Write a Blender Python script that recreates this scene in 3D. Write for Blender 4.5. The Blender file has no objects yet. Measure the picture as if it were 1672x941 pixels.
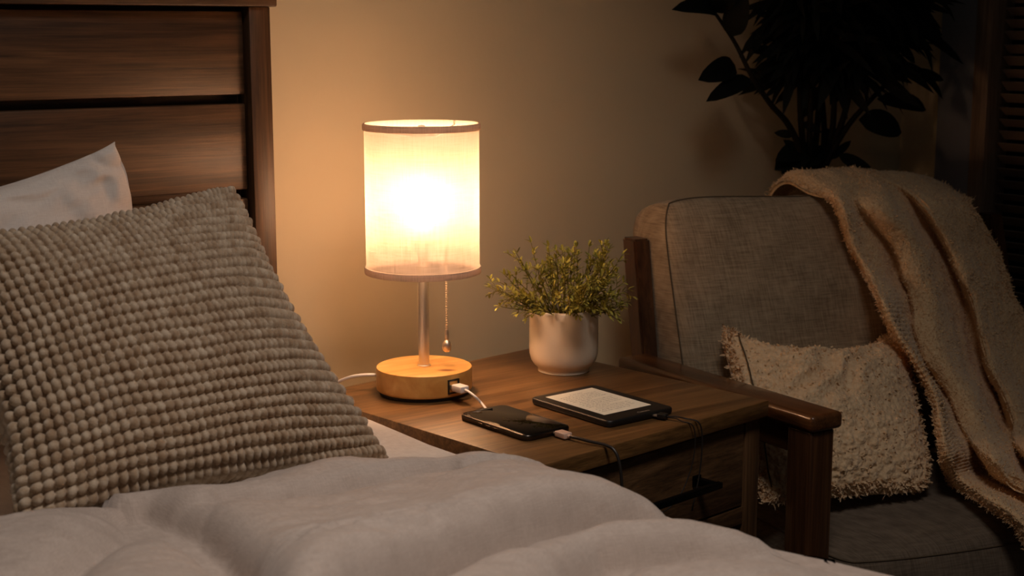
import bpy, bmesh, math, random
import numpy as np
from mathutils import Vector, Matrix
random.seed(7); rng = np.random.default_rng(7)
sc = bpy.context.scene
COL = sc.collection
R = math.radians
DATA = {"F1": [0.4764, -0.1104, 0.8232], "blanket": [[[0.7755, -0.019, 0.7279], [0.8004, -0.0195, 0.7431], [0.8593, -0.0316, 0.7444], [0.8775, -0.0354, 0.7446], [0.9044, -0.0412, 0.7444], [0.9246, -0.0479, 0.7367], [0.9428, -0.0508, 0.7398], [1.0237, -0.071, 0.7303], [1.0886, -0.0923, 0.7061]], [[0.7599, -0.0923, 0.8259], [0.7848, -0.0929, 0.8411], [0.8437, -0.105, 0.8424], [0.8619, -0.1088, 0.8426], [0.8888, -0.1145, 0.8424], [0.909, -0.1213, 0.8347], [0.9272, -0.1241, 0.8378], [1.0081, -0.1443, 0.8283], [1.073, -0.1657, 0.8041]], [[0.7401, -0.1852, 0.8179], [0.765, -0.1858, 0.8331], [0.8239, -0.1979, 0.8344], [0.8422, -0.2017, 0.8346], [0.869, -0.2075, 0.8344], [0.8892, -0.2142, 0.8267], [0.9074, -0.2171, 0.8298], [0.9884, -0.2372, 0.8203], [1.0533, -0.2586, 0.7961]], [[0.7426, -0.2268, 0.8029], [0.7255, -0.2561, 0.8069], [0.7683, -0.2472, 0.803], [0.7651, -0.2693, 0.8053], [0.7981, -0.2883, 0.8047], [0.8946, -0.2636, 0.7955], [0.8653, -0.3026, 0.8013], [0.9292, -0.3068, 0.7971], [0.993, -0.3068, 0.7925]], [[0.7636, -0.2385, 0.7387], [0.7455, -0.2694, 0.7439], [0.83, -0.2642, 0.7358], [0.8185, -0.2925, 0.7401], [0.8487, -0.3119, 0.7397], [0.9405, -0.2836, 0.7283], [0.9075, -0.3255, 0.7361], [0.9754, -0.3247, 0.73], [1.0389, -0.325, 0.7244]], [[0.7586, -0.278, 0.6979], [0.7521, -0.3001, 0.7015], [0.8439, -0.2754, 0.689], [0.8195, -0.3086, 0.6959], [0.851, -0.3304, 0.6956], [0.9559, -0.3016, 0.6812], [0.917, -0.3459, 0.691], [0.9883, -0.342, 0.6833], [1.0521, -0.3426, 0.677]], [[0.7163, -0.3357, 0.6691], [0.7126, -0.3583, 0.6729], [0.8306, -0.3097, 0.6524], [0.8228, -0.3262, 0.6557], [0.8522, -0.3495, 0.6559], [0.9661, -0.3172, 0.6383], [0.9271, -0.3621, 0.6493], [0.996, -0.357, 0.6408], [1.0586, -0.3575, 0.6339]], [[0.7232, -0.3632, 0.6202], [0.7181, -0.3853, 0.6245], [0.822, -0.33, 0.602], [0.8089, -0.3492, 0.6069], [0.8403, -0.373, 0.607], [0.9687, -0.3367, 0.5846], [0.925, -0.3831, 0.5979], [1.0006, -0.3748, 0.5869], [1.08, -0.3796, 0.5777]], [[0.7407, -0.3981, 0.5716], [0.7285, -0.4184, 0.5771], [0.8246, -0.3569, 0.552], [0.8062, -0.3797, 0.5588], [0.8348, -0.4028, 0.5591], [0.9712, -0.3561, 0.5311], [0.9198, -0.4082, 0.5481], [0.994, -0.4, 0.5361], [1.0937, -0.3999, 0.522]], [[0.7297, -0.4346, 0.5329], [0.7216, -0.4557, 0.5385], [0.8307, -0.3931, 0.5087], [0.8119, -0.4156, 0.5163], [0.8367, -0.4377, 0.517], [0.9786, -0.3831, 0.4838], [0.9254, -0.4344, 0.5025], [1.001, -0.4268, 0.4893], [1.1031, -0.4237, 0.4728]], [[0.6877, -0.478, 0.5023], [0.6814, -0.4994, 0.5081], [0.8004, -0.44, 0.4748], [0.7846, -0.4631, 0.4826], [0.8051, -0.4841, 0.4838], [0.9516, -0.4215, 0.4452], [0.9015, -0.4731, 0.4651], [0.979, -0.4663, 0.4505], [1.0739, -0.4618, 0.4336]], [[0.6551, -0.5128, 0.472], [0.646, -0.5375, 0.485], [0.7791, -0.4806, 0.457], [0.6837, -0.5592, 0.487], [0.6941, -0.5821, 0.487], [0.8492, -0.504, 0.452], [0.7357, -0.5984, 0.487], [0.8163, -0.5858, 0.477], [0.9498, -0.5591, 0.452]], [[0.6971, -0.5003, 0.427], [0.6682, -0.54, 0.449], [0.7899, -0.4945, 0.424], [0.7025, -0.5706, 0.452], [0.6965, -0.6072, 0.457], [0.843, -0.5466, 0.427], [0.7807, -0.6077, 0.452], [0.8357, -0.6104, 0.447], [0.9464, -0.5935, 0.427]], [[0.6542, -0.5761, 0.425], [0.6401, -0.6008, 0.445], [0.75, -0.5578, 0.425], [0.6956, -0.6154, 0.445], [0.7044, -0.6365, 0.447], [0.8026, -0.6053, 0.427], [0.7652, -0.6501, 0.444], [0.814, -0.658, 0.442], [0.904, -0.6484, 0.425]], [[0.6316, -0.6492, 0.417], [0.6203, -0.6687, 0.436], [0.7241, -0.6257, 0.417], [0.6774, -0.6739, 0.436], [0.696, -0.6879, 0.436], [0.7805, -0.6616, 0.417], [0.7456, -0.705, 0.434], [0.7788, -0.7169, 0.434], [0.8562, -0.7051, 0.417]], [[0.6326, -0.6752, 0.387], [0.6311, -0.6899, 0.402], [0.7207, -0.657, 0.387], [0.6926, -0.6944, 0.402], [0.7092, -0.707, 0.402], [0.7789, -0.6884, 0.387], [0.7515, -0.7266, 0.402], [0.7807, -0.7363, 0.402], [0.85, -0.7293, 0.387]]], "knit": {"TL": [-0.6635, -0.259, 0.8676], "TR": [-0.2949, -0.2239, 0.9019], "BR": [-0.2225, -0.4449, 0.6116], "BL": [-0.6326, -0.4251, 0.6147]}, "white": {"TR": [-0.3809, -0.0978, 0.9488], "BR": [-0.3126, -0.1592, 0.6758], "TL": [-0.7836, -0.1219, 0.9056]}, "throw": {"TL": [0.4904, -0.2212, 0.6493], "TR": [0.8442, -0.2819, 0.6134], "BR": [0.6555, -0.5095, 0.418], "BL": [0.3955, -0.4082, 0.418]}, "stems": [[[0.9429, 0.0, 0.7724], [0.9114, -0.01, 0.8516], [0.8706, -0.01, 0.9124], [0.8227, -0.01, 0.9509], [0.7756, -0.01, 0.9986], [0.7427, 0.0, 1.0549], [0.698, 0.0, 1.1001]], [[0.956, 0.0, 0.7715], [0.9531, -0.03, 0.8486], [0.9798, -0.05, 0.9102], [1.0105, -0.07, 0.953], [1.046, -0.08, 0.9846], [1.0828, -0.09, 1.0024]], [[0.9495, 0.0, 0.7719], [0.9334, -0.02, 0.9159], [0.932, -0.03, 1.0226], [0.9372, -0.03, 1.1274], [0.9348, -0.03, 1.251]], [[0.9527, 0.0, 0.7717], [0.9603, -0.03, 0.8938], [0.9605, -0.03, 1.001], [0.9607, -0.03, 1.1067], [0.9512, -0.04, 1.2307]], [[0.9397, 0.0, 0.7726], [0.9017, -0.01, 0.9166], [0.8916, -0.01, 1.0228], [0.8674, -0.02, 1.1267], [0.8462, -0.02, 1.2479]], [[0.9609, 0.0, 0.7711], [0.9673, -0.05, 0.9268], [0.9846, -0.06, 1.033], [1.029, -0.06, 1.1069], [1.0773, -0.07, 1.1919]], [[0.9462, 0.0, 0.7722], [0.9138, -0.02, 0.8952], [0.9031, -0.03, 1.002], [0.8835, -0.04, 1.1265], [0.8571, -0.05, 1.2666]], [[0.9495, 0.0, 0.7719], [0.9751, 0.0, 0.8696], [0.9762, 0.01, 0.9673], [0.9643, 0.01, 1.0645], [0.9394, 0.0, 1.2218]]], "leaves": [{"b": [0.7009, 0.0, 1.0991], "t": [0.5688, -0.03, 1.1076], "w": 0.0331}, {"b": [0.7236, -0.02, 1.019], "t": [0.6105, -0.05, 0.9968], "w": 0.0375}, {"b": [0.7489, -0.03, 0.9966], "t": [0.6195, -0.06, 0.9628], "w": 0.0286}, {"b": [1.0129, -0.1, 1.0981], "t": [1.1249, -0.13, 1.0667], "w": 0.0375}, {"b": [1.0699, -0.1, 1.0029], "t": [1.1367, -0.13, 0.9884], "w": 0.0198}, {"b": [1.0055, -0.09, 0.9571], "t": [1.1039, -0.12, 0.9361], "w": 0.0308}, {"b": [0.9709, -0.08, 0.9217], "t": [1.0514, -0.11, 0.8976], "w": 0.0463}, {"b": [0.9003, -0.02, 0.8507], "t": [0.7952, -0.05, 0.8418], "w": 0.0551}, {"b": [0.9551, -0.05, 0.8607], "t": [1.0275, -0.08, 0.8155], "w": 0.0242}, {"b": [1.031, -0.09, 1.0667], "t": [1.0667, -0.12, 1.0182], "w": 0.0176}, {"b": [0.692, -0.02, 1.1028], "t": [0.648, -0.05, 1.181], "w": 0.0441}, {"b": [0.8852, -0.03, 0.8651], "t": [0.8125, -0.06, 0.8218], "w": 0.0397}, {"b": [0.7249, -0.01, 1.0651], "t": [0.7196, -0.04, 1.1441], "w": 0.0397}, {"b": [0.8695, -0.03, 0.8658], "t": [0.7851, -0.06, 0.8597], "w": 0.0331}], "C": [-1.0355, -1.7385, 1.0746]}

# ------------------------------------------------------------------ helpers
def V(*a): return Vector(a if len(a) > 1 else a[0])

def empty(name, loc, label, cat, group=None):
    o = bpy.data.objects.new(name, None); COL.objects.link(o)
    o.empty_display_size = .05
    o.location = loc; o['label'] = label; o['category'] = cat
    if group: o['group'] = group
    return o

def tag(o, label, cat, group=None):
    o['label'] = label; o['category'] = cat
    if group: o['group'] = group
    return o

def wpos(p):
    v = Vector((0, 0, 0))
    while p is not None:
        v += Vector(p.location); p = p.parent
    return v

def link(name, me, mat, parent=None, origin=None, smooth=True):
    o = bpy.data.objects.new(name, me)
    COL.objects.link(o)
    off = wpos(parent) if parent else (Vector(origin) if origin else Vector((0, 0, 0)))
    if off.length > 0: me.transform(Matrix.Translation(-off))
    if parent: o.parent = parent
    elif origin: o.location = origin
    if mat and not me.materials: me.materials.append(mat)
    if smooth:
        me.polygons.foreach_set('use_smooth', [True] * len(me.polygons))
    me.update()
    return o

def mesh(name, verts, faces):
    me = bpy.data.meshes.new(name)
    me.from_pydata([tuple(map(float, v)) for v in verts], [], faces)
    me.update()
    return me

def sharp(o, ang=35):
    me = o.data
    bm = bmesh.new(); bm.from_mesh(me)
    bmesh.ops.recalc_face_normals(bm, faces=bm.faces)
    a = R(ang)
    for e in bm.edges:
        e.smooth = not (len(e.link_faces) == 2 and e.calc_face_angle(0) > a)
    bm.to_mesh(me); bm.free()
    return o

class MB:
    """collects boxes / tubes / lathes (world coordinates) into one mesh"""
    def __init__(s): s.bm = bmesh.new()
    def box(s, c, size, rot=None, bev=.002, seg=2):
        t = bmesh.new()
        bmesh.ops.create_cube(t, size=1)
        for v in t.verts: v.co = Vector((v.co.x*size[0], v.co.y*size[1], v.co.z*size[2]))
        if bev: bmesh.ops.bevel(t, geom=t.edges[:], offset=min(bev, min(size)*.45), segments=seg, profile=.5, affect='EDGES')
        m = Matrix.Translation(Vector(c)) @ (rot.to_4x4() if rot else Matrix())
        t.transform(m); s.add(t); return s
    def add(s, t):
        me = bpy.data.meshes.new('t'); t.to_mesh(me); t.free(); s.bm.from_mesh(me); bpy.data.meshes.remove(me)
    def tube(s, pts, r, n=8, caps=True):
        v, f = tube_geo(pts, r, n, caps)
        me = mesh('t', v, f); s.bm.from_mesh(me); bpy.data.meshes.remove(me); return s
    def geo(s, v, f):
        me = mesh('t', v, f); s.bm.from_mesh(me); bpy.data.meshes.remove(me); return s
    def lathe(s, c, prof, n=64, closed=False):
        v, f = lathe_geo(c, prof, n, closed); return s.geo(v, f)
    def build(s, name, mat, parent=None, origin=None, ang=35):
        me = bpy.data.meshes.new(name); s.bm.to_mesh(me); s.bm.free()
        o = link(name, me, mat, parent, origin); return sharp(o, ang)

def catmull(pts, k=8):
    P = [np.array(p, float) for p in pts]; out = []
    P = [2*P[0]-P[1]] + P + [2*P[-1]-P[-2]]
    for i in range(1, len(P)-2):
        for j in range(k):
            t = j/k; a, b, c, d = P[i-1], P[i], P[i+1], P[i+2]
            out.append(.5*((2*b)+(c-a)*t+(2*a-5*b+4*c-d)*t*t+(3*b-a-3*c+d)*t**3))
    out.append(P[-2]); return np.array(out)

def tube_geo(pts, r, n=8, caps=True):
    pts = np.array(pts, float); m = len(pts)
    rr = np.full(m, r, float) if np.isscalar(r) else np.interp(np.linspace(0, 1, m), np.linspace(0, 1, len(r)), r)
    v = []; f = []
    prev = None
    for i in range(m):
        d = pts[min(i+1, m-1)] - pts[max(i-1, 0)]
        d = d/(np.linalg.norm(d)+1e-12)
        if prev is None:
            a = np.array([0, 0, 1.]) if abs(d[2]) < .9 else np.array([1., 0, 0])
            x = np.cross(d, a)
        else:
            x = prev - d*np.dot(prev, d)
        x /= np.linalg.norm(x)+1e-12; prev = x; y = np.cross(d, x)
        for k in range(n):
            t = 2*math.pi*k/n
            v.append(pts[i] + rr[i]*(x*math.cos(t)+y*math.sin(t)))
    for i in range(m-1):
        for k in range(n):
            f.append((i*n+k, i*n+(k+1) % n, (i+1)*n+(k+1) % n, (i+1)*n+k))
    if caps:
        f.append(tuple(range(n-1, -1, -1))); f.append(tuple((m-1)*n+k for k in range(n)))
    return v, f

def lathe_geo(c, prof, n=64, closed=False):
    v = []; f = []; m = len(prof)
    for r, z in prof:
        for k in range(n):
            t = 2*math.pi*k/n
            v.append((c[0]+r*math.cos(t), c[1]+r*math.sin(t), c[2]+z))
    for i in range(m if closed else m-1):
        j = (i+1) % m
        for k in range(n):
            f.append((i*n+k, i*n+(k+1) % n, j*n+(k+1) % n, j*n+k))
    if not closed:
        if prof[0][0] > 1e-6: f.append(tuple(range(n-1, -1, -1)))
        if prof[-1][0] > 1e-6: f.append(tuple((m-1)*n+k for k in range(n)))
    return v, f

def grid_faces(nu, nv, off=0, wrapu=False):
    i, j = np.meshgrid(np.arange(nu-1), np.arange(nv-1), indexing='ij')
    a = (i*nv+j+off).ravel()
    return np.stack([a, a+nv, a+nv+1, a+1], 1)

def fast_mesh(name, verts, quads):
    me = bpy.data.meshes.new(name)
    verts = np.asarray(verts, np.float32); quads = np.asarray(quads, np.int32)
    me.vertices.add(len(verts)); me.vertices.foreach_set('co', verts.ravel())
    me.loops.add(quads.size); me.loops.foreach_set('vertex_index', quads.ravel())
    me.polygons.add(len(quads)); me.polygons.foreach_set('loop_start', np.arange(0, quads.size, 4, dtype=np.int32))
    me.update(calc_edges=True); me.validate()
    return me

def vnoise(p, seed=0):
    """vectorised smooth value noise, p (...,3) -> -1..1"""
    p = np.asarray(p, float); i = np.floor(p).astype(np.int64); f = p-i; u = f*f*(3-2*f)
    def h(x, y, z):
        n = (x*374761393 + y*668265263 + z*2147483647 + seed*974711) & 0xffffffff
        n = ((n ^ (n >> 13))*1274126177) & 0xffffffff
        n = n ^ (n >> 16)
        return (n & 0xffff)/32767.5-1
    r = 0
    for dx in (0, 1):
        for dy in (0, 1):
            for dz in (0, 1):
                wgt = (u[..., 0] if dx else 1-u[..., 0])*(u[..., 1] if dy else 1-u[..., 1])*(u[..., 2] if dz else 1-u[..., 2])
                r = r+wgt*h(i[..., 0]+dx, i[..., 1]+dy, i[..., 2]+dz)
    return r

def fbm(p, oct=3, seed=0):
    a = 1; r = 0; p = np.asarray(p, float)
    for k in range(oct): r = r+a*vnoise(p*2**k, seed+k*17); a *= .5
    return r

def grid_normals(P):
    du = np.gradient(P, axis=0); dv = np.gradient(P, axis=1)
    n = np.cross(du, dv); return n/(np.linalg.norm(n, axis=2, keepdims=True)+1e-12)

def smoothstep(a, b, x):
    t = np.clip((x-a)/(b-a), 0, 1); return t*t*(3-2*t)

# ------------------------------------------------------------------ materials
def newmat(name):
    m = bpy.data.materials.new(name); m.use_nodes = True
    nt = m.node_tree; b = nt.nodes['Principled BSDF']
    return m, nt, b
def N(nt, t, **kw):
    n = nt.nodes.new(t)
    for k, v in kw.items():
        if k in n.inputs: n.inputs[k].default_value = v
        else: setattr(n, k, v)
    return n
def ramp(nt, stops):
    n = nt.nodes.new('ShaderNodeValToRGB'); e = n.color_ramp.elements
    while len(e) < len(stops): e.new(.5)
    for x, (p, c) in zip(e, stops): x.position = p; x.color = (*c, 1)
    return n
def srgb(r, g, b):
    return tuple(((c/255)/12.92 if c/255 <= .04045 else ((c/255+.055)/1.055)**2.4) for c in (r, g, b))
def coords(nt, scale=(1, 1, 1), rot=(0, 0, 0)):
    t = N(nt, 'ShaderNodeTexCoord'); m = N(nt, 'ShaderNodeMapping')
    m.inputs['Scale'].default_value = scale; m.inputs['Rotation'].default_value = rot
    nt.links.new(t.outputs['Object'], m.inputs['Vector']); return m.outputs['Vector']
def bump(nt, b, h, strength=.3, dist=.001):
    n = N(nt, 'ShaderNodeBump'); n.inputs['Strength'].default_value = strength; n.inputs['Distance'].default_value = dist
    nt.links.new(h, n.inputs['Height']); nt.links.new(n.outputs['Normal'], b.inputs['Normal'])

def plain(name, col, rough=.5, metal=0., spec=.5, coat=0):
    m, nt, b = newmat(name)
    b.inputs['Base Color'].default_value = (*col, 1); b.inputs['Roughness'].default_value = rough
    b.inputs['Metallic'].default_value = metal; b.inputs['Specular IOR Level'].default_value = spec
    b.inputs['Coat Weight'].default_value = coat
    nz = N(nt, 'ShaderNodeTexNoise', Scale=180.); nt.links.new(coords(nt), nz.inputs['Vector'])
    bump(nt, b, nz.outputs['Fac'], .04, .0003)
    return m

def wood(name, dark, mid, light, axis='x', rough=.45, grain=1., rot=0., coat=0., knots=False):
    m, nt, b = newmat(name)
    lo, hi = 2.6*grain, 62.*grain
    s = {'x': (lo, hi, hi), 'y': (hi, lo, hi), 'z': (hi, hi, lo)}[axis]
    v = coords(nt, s, (0, 0, rot))
    wv = N(nt, 'ShaderNodeTexNoise', Scale=1.1, Detail=7., Roughness=.62, Distortion=.9)
    nt.links.new(v, wv.inputs['Vector'])
    s2 = tuple(x*4.5 if x == hi else x*2.2 for x in s)
    v2 = coords(nt, s2, (0, 0, rot))
    fine = N(nt, 'ShaderNodeTexNoise', Scale=1.5, Detail=5., Roughness=.7)
    nt.links.new(v2, fine.inputs['Vector'])
    s3 = tuple(x*.16 if x == hi else x*.9 for x in s)
    v3 = coords(nt, s3, (0, 0, rot))
    big = N(nt, 'ShaderNodeTexNoise', Scale=1.6, Detail=3., Distortion=1.2)
    nt.links.new(v3, big.inputs['Vector'])
    cr = ramp(nt, [(.28, dark), (.5, mid), (.74, light)])
    nt.links.new(wv.outputs['Fac'], cr.inputs['Fac'])
    fr = ramp(nt, [(.36, (.45, .45, .45)), (.58, (1, 1, 1))]); nt.links.new(fine.outputs['Fac'], fr.inputs['Fac'])
    mx = N(nt, 'ShaderNodeMix', data_type='RGBA', blend_type='MULTIPLY'); mx.inputs[0].default_value = .75
    nt.links.new(cr.outputs['Color'], mx.inputs[6]); nt.links.new(fr.outputs['Color'], mx.inputs[7])
    br = ramp(nt, [(.3, (.74, .72, .70)), (.7, (1.15, 1.12, 1.08))]); nt.links.new(big.outputs['Fac'], br.inputs['Fac'])
    mx2 = N(nt, 'ShaderNodeMix', data_type='RGBA', blend_type='MULTIPLY'); mx2.inputs[0].default_value = 1.
    nt.links.new(mx.outputs[2], mx2.inputs[6]); nt.links.new(br.outputs['Color'], mx2.inputs[7])
    nt.links.new(mx2.outputs[2], b.inputs['Base Color'])
    b.inputs['Roughness'].default_value = rough; b.inputs['Coat Weight'].default_value = coat
    bump(nt, b, fine.outputs['Fac'], .35, .0006)
    return m

def fabric(name, c1, c2, scale=900., rough=.95, bstr=.35, bdist=.0006, blotch=14., sheen=.15):
    """woven cloth: two crossed thread noises plus a slow blotch"""
    m, nt, b = newmat(name)
    a = N(nt, 'ShaderNodeTexNoise', Scale=1., Detail=3.); nt.links.new(coords(nt, (scale, scale*.07, scale*.07)), a.inputs['Vector'])
    c = N(nt, 'ShaderNodeTexNoise', Scale=1., Detail=3.); nt.links.new(coords(nt, (scale*.07, scale*.07, scale)), c.inputs['Vector'])
    add = N(nt, 'ShaderNodeMath', operation='ADD'); nt.links.new(a.outputs['Fac'], add.inputs[0]); nt.links.new(c.outputs['Fac'], add.inputs[1])
    half = N(nt, 'ShaderNodeMath', operation='MULTIPLY'); half.inputs[1].default_value = .5; nt.links.new(add.outputs[0], half.inputs[0])
    bl = N(nt, 'ShaderNodeTexNoise', Scale=blotch, Detail=4.); nt.links.new(coords(nt), bl.inputs['Vector'])
    s = N(nt, 'ShaderNodeMath', operation='MULTIPLY_ADD'); s.inputs[1].default_value = .35; nt.links.new(bl.outputs['Fac'], s.inputs[0]); nt.links.new(half.outputs[0], s.inputs[2])
    cr = ramp(nt, [(.52, c1), (.82, c2)]); nt.links.new(s.outputs[0], cr.inputs['Fac'])
    nt.links.new(cr.outputs['Color'], b.inputs['Base Color'])
    b.inputs['Roughness'].default_value = rough; b.inputs['Specular IOR Level'].default_value = .15
    b.inputs['Sheen Weight'].default_value = sheen
    bump(nt, b, half.outputs[0], bstr, bdist)
    return m

def fleece(name, c1, c2, scale=260.):
    m, nt, b = newmat(name)
    vo = N(nt, 'ShaderNodeTexVoronoi', Scale=scale); nt.links.new(coords(nt), vo.inputs['Vector'])
    nz = N(nt, 'ShaderNodeTexNoise', Scale=scale*.6, Detail=4.); nt.links.new(coords(nt), nz.inputs['Vector'])
    cr = ramp(nt, [(.3, c1), (.7, c2)]); nt.links.new(nz.outputs['Fac'], cr.inputs['Fac'])
    nt.links.new(cr.outputs['Color'], b.inputs['Base Color'])
    sub = N(nt, 'ShaderNodeMath', operation='SUBTRACT'); nt.links.new(nz.outputs['Fac'], sub.inputs[0]); nt.links.new(vo.outputs['Distance'], sub.inputs[1])
    b.inputs['Roughness'].default_value = 1.; b.inputs['Specular IOR Level'].default_value = .05; b.inputs['Sheen Weight'].default_value = .3
    bump(nt, b, sub.outputs[0], .6, .002)
    return m

M = {}
M['bedwood_x'] = wood('dark_walnut_boards', srgb(46, 31, 19), srgb(88, 62, 40), srgb(122, 90, 60), 'x', .45, 1.)
M['bedwood_z'] = wood('dark_walnut_upright', srgb(46, 31, 19), srgb(84, 59, 37), srgb(112, 82, 54), 'z', .45, 1.)
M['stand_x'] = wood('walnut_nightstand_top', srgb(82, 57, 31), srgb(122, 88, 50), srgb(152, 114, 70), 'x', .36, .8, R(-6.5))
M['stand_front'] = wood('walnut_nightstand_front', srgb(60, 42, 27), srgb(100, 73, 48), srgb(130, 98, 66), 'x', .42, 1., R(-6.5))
M['stand_z'] = wood('walnut_nightstand_post', srgb(60, 42, 27), srgb(96, 69, 45), srgb(122, 90, 60), 'z', .42, 1.)
M['chair_y'] = wood('chair_wood_long', srgb(58, 34, 18), srgb(96, 61, 34), srgb(122, 82, 48), 'y', .28, .7, 0, .3)
M['chair_z'] = wood('chair_wood_upright', srgb(52, 31, 18), srgb(82, 52, 31), srgb(104, 70, 42), 'z', .3, .7, 0, .3)
M['chair_x'] = wood('chair_wood_cross', srgb(58, 30, 14), srgb(92, 52, 27), srgb(116, 70, 38), 'x', .3, .7, 0, .3)
M['sheet'] = fabric('white_cotton_sheet', srgb(214, 205, 194), srgb(230, 222, 212), 1500, .9, .2, .0003, 6)
M['white_pillow'] = fabric('white_cotton_pillowcase', srgb(216, 204, 194), srgb(232, 222, 212), 1500, .85, .2, .0003, 6)
M['duvet'] = fabric('oatmeal_washed_linen', srgb(184, 168, 156), srgb(204, 189, 177), 1700, .95, .4, .0006, 34)
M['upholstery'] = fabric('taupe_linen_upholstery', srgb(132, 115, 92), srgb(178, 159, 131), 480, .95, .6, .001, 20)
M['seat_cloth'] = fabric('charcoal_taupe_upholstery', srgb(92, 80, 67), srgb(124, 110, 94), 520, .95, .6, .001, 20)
M['seam'] = plain('dark_seam_cord', srgb(96, 83, 66), .9, 0, .1)
M['sherpa'] = fleece('cream_sherpa', srgb(222, 188, 146), srgb(242, 214, 174), 240)
M['throw'] = fleece('oat_plush_throw', srgb(222, 182, 136), srgb(244, 214, 168), 420)
M['black_metal'] = plain('black_metal', (.008, .008, .009), .35, .8)
M['steel'] = plain('brushed_nickel', (.86, .82, .76), .42, 1.)
M['brass'] = plain('bead_chain_metal', (.85, .74, .60), .38, 1.)
M['black_plastic'] = plain('black_plastic', (.010, .009, .008), .42)
M['black_rubber'] = plain('black_rubber', (.012, .011, .010), .6)
M['dark_cable'] = plain('dark_cable', (.022, .017, .014), .45)
M['white_plastic'] = plain('white_plastic', srgb(232, 226, 220), .35)
M['pink_plastic'] = plain('pinkish_white_plastic', srgb(222, 186, 164), .35)
M['grey_metal'] = plain('phone_rim_metal', (.10, .085, .07), .3, 1.)
M['phone_glass'] = plain('phone_glass', (.004, .004, .004), .05, 0, .38, 0)
M['ink'] = plain('screen_ink', srgb(62, 54, 46), .8, 0, .1)
M['logo'] = plain('pale_grey_lettering', srgb(168, 156, 140), .5)
M['ceramic'] = plain('cream_glazed_ceramic', srgb(246, 232, 208), .38, 0, .5, .25)
M['soil'] = plain('dark_soil', srgb(40, 30, 20), 1., 0, .05)
M['floor_pot'] = plain('dark_grey_planter', srgb(54, 50, 46), .6)
M['dark_frame'] = plain('dark_slate_paint', srgb(128, 132, 140), .5)
M['brown_trim'] = wood('brown_window_trim', srgb(130, 108, 90), srgb(158, 134, 112), srgb(172, 148, 126), 'z', .5)
M['blind'] = plain('dark_blind_slats', srgb(138, 122, 108), .4)

# beads of the knit cover get a little colour variation
def knit_mat():
    m, nt, b = newmat('oatmeal_chunky_knit')
    nz = N(nt, 'ShaderNodeTexNoise', Scale=85., Detail=2.); nt.links.new(coords(nt), nz.inputs['Vector'])
    f = N(nt, 'ShaderNodeTexNoise', Scale=900., Detail=3.); nt.links.new(coords(nt), f.inputs['Vector'])
    cr = ramp(nt, [(.34, srgb(168, 142, 114)), (.5, srgb(186, 164, 138)), (.68, srgb(206, 188, 164))]); nt.links.new(nz.outputs['Fac'], cr.inputs['Fac'])
    nt.links.new(cr.outputs['Color'], b.inputs['Base Color']); b.inputs['Roughness'].default_value = 1.
    b.inputs['Specular IOR Level'].default_value = .08; b.inputs['Sheen Weight'].default_value = .2
    bump(nt, b, f.outputs['Fac'], .7, .0012); return m
M['knit'] = knit_mat()

def wall_mat():
    m, nt, b = newmat('greige_painted_plaster')
    nz = N(nt, 'ShaderNodeTexNoise', Scale=3., Detail=4.); nt.links.new(coords(nt), nz.inputs['Vector'])
    cr = ramp(nt, [(.3, srgb(214, 197, 162)), (.7, srgb(222, 205, 170))]); nt.links.new(nz.outputs['Fac'], cr.inputs['Fac'])
    nt.links.new(cr.outputs['Color'], b.inputs['Base Color']); b.inputs['Roughness'].default_value = .9
    b.inputs['Specular IOR Level'].default_value = .2
    f = N(nt, 'ShaderNodeTexNoise', Scale=70., Detail=5.); nt.links.new(coords(nt), f.inputs['Vector'])
    bump(nt, b, f.outputs['Fac'], .15, .002); return m
M['wall'] = wall_mat()
M['floor'] = wood('dark_oak_floor', srgb(44, 28, 18), srgb(72, 48, 32), srgb(92, 64, 44), 'x', .5, .5)
M['baseboard'] = plain('greige_gloss_paint', srgb(216, 200, 178), .45)

def lampwood():
    m, nt, b = newmat('pale_beech_lamp_base')
    v = coords(nt, (3.2, 26, 26), (0, 0, R(-25)))
    nz = N(nt, 'ShaderNodeTexNoise', Scale=1.2, Detail=5., Distortion=1.3); nt.links.new(v, nz.inputs['Vector'])
    cr = ramp(nt, [(.3, srgb(206, 146, 72)), (.5, srgb(222, 168, 92)), (.7, srgb(238, 192, 118))]); nt.links.new(nz.outputs['Fac'], cr.inputs['Fac'])
    # one knot on the top face
    t = N(nt, 'ShaderNodeTexCoord'); mp = N(nt, 'ShaderNodeMapping', vector_type='POINT')
    mp.inputs['Location'].default_value = (-.0085, .0405, -.036); mp.inputs['Scale'].default_value = (1, 1, 1)
    nt.links.new(t.outputs['Object'], mp.inputs['Vector'])
    ro = N(nt, 'ShaderNodeVectorRotate'); ro.inputs['Angle'].default_value = R(37); ro.inputs['Axis'].default_value = (0, 0, 1)
    nt.links.new(mp.outputs['Vector'], ro.inputs['Vector'])
    sc_ = N(nt, 'ShaderNodeVectorMath', operation='MULTIPLY'); sc_.inputs[1].default_value = (62, 100, 40)
    nt.links.new(ro.outputs['Vector'], sc_.inputs[0])
    ln = N(nt, 'ShaderNodeVectorMath', operation='LENGTH'); nt.links.new(sc_.outputs['Vector'], ln.inputs[0])
    kr = ramp(nt, [(.25, (.0, .0, .0)), (.95, (1, 1, 1))]); nt.links.new(ln.outputs['Value'], kr.inputs['Fac'])
    mx = N(nt, 'ShaderNodeMix', data_type='RGBA'); nt.links.new(kr.outputs['Color'], mx.inputs[0])
    mx.inputs[6].default_value = (*srgb(120, 66, 34), 1); nt.links.new(cr.outputs['Color'], mx.inputs[7])
    nt.links.new(mx.outputs[2], b.inputs['Base Color']); b.inputs['Roughness'].default_value = .38
    return m
M['lampwood'] = lampwood()

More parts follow.
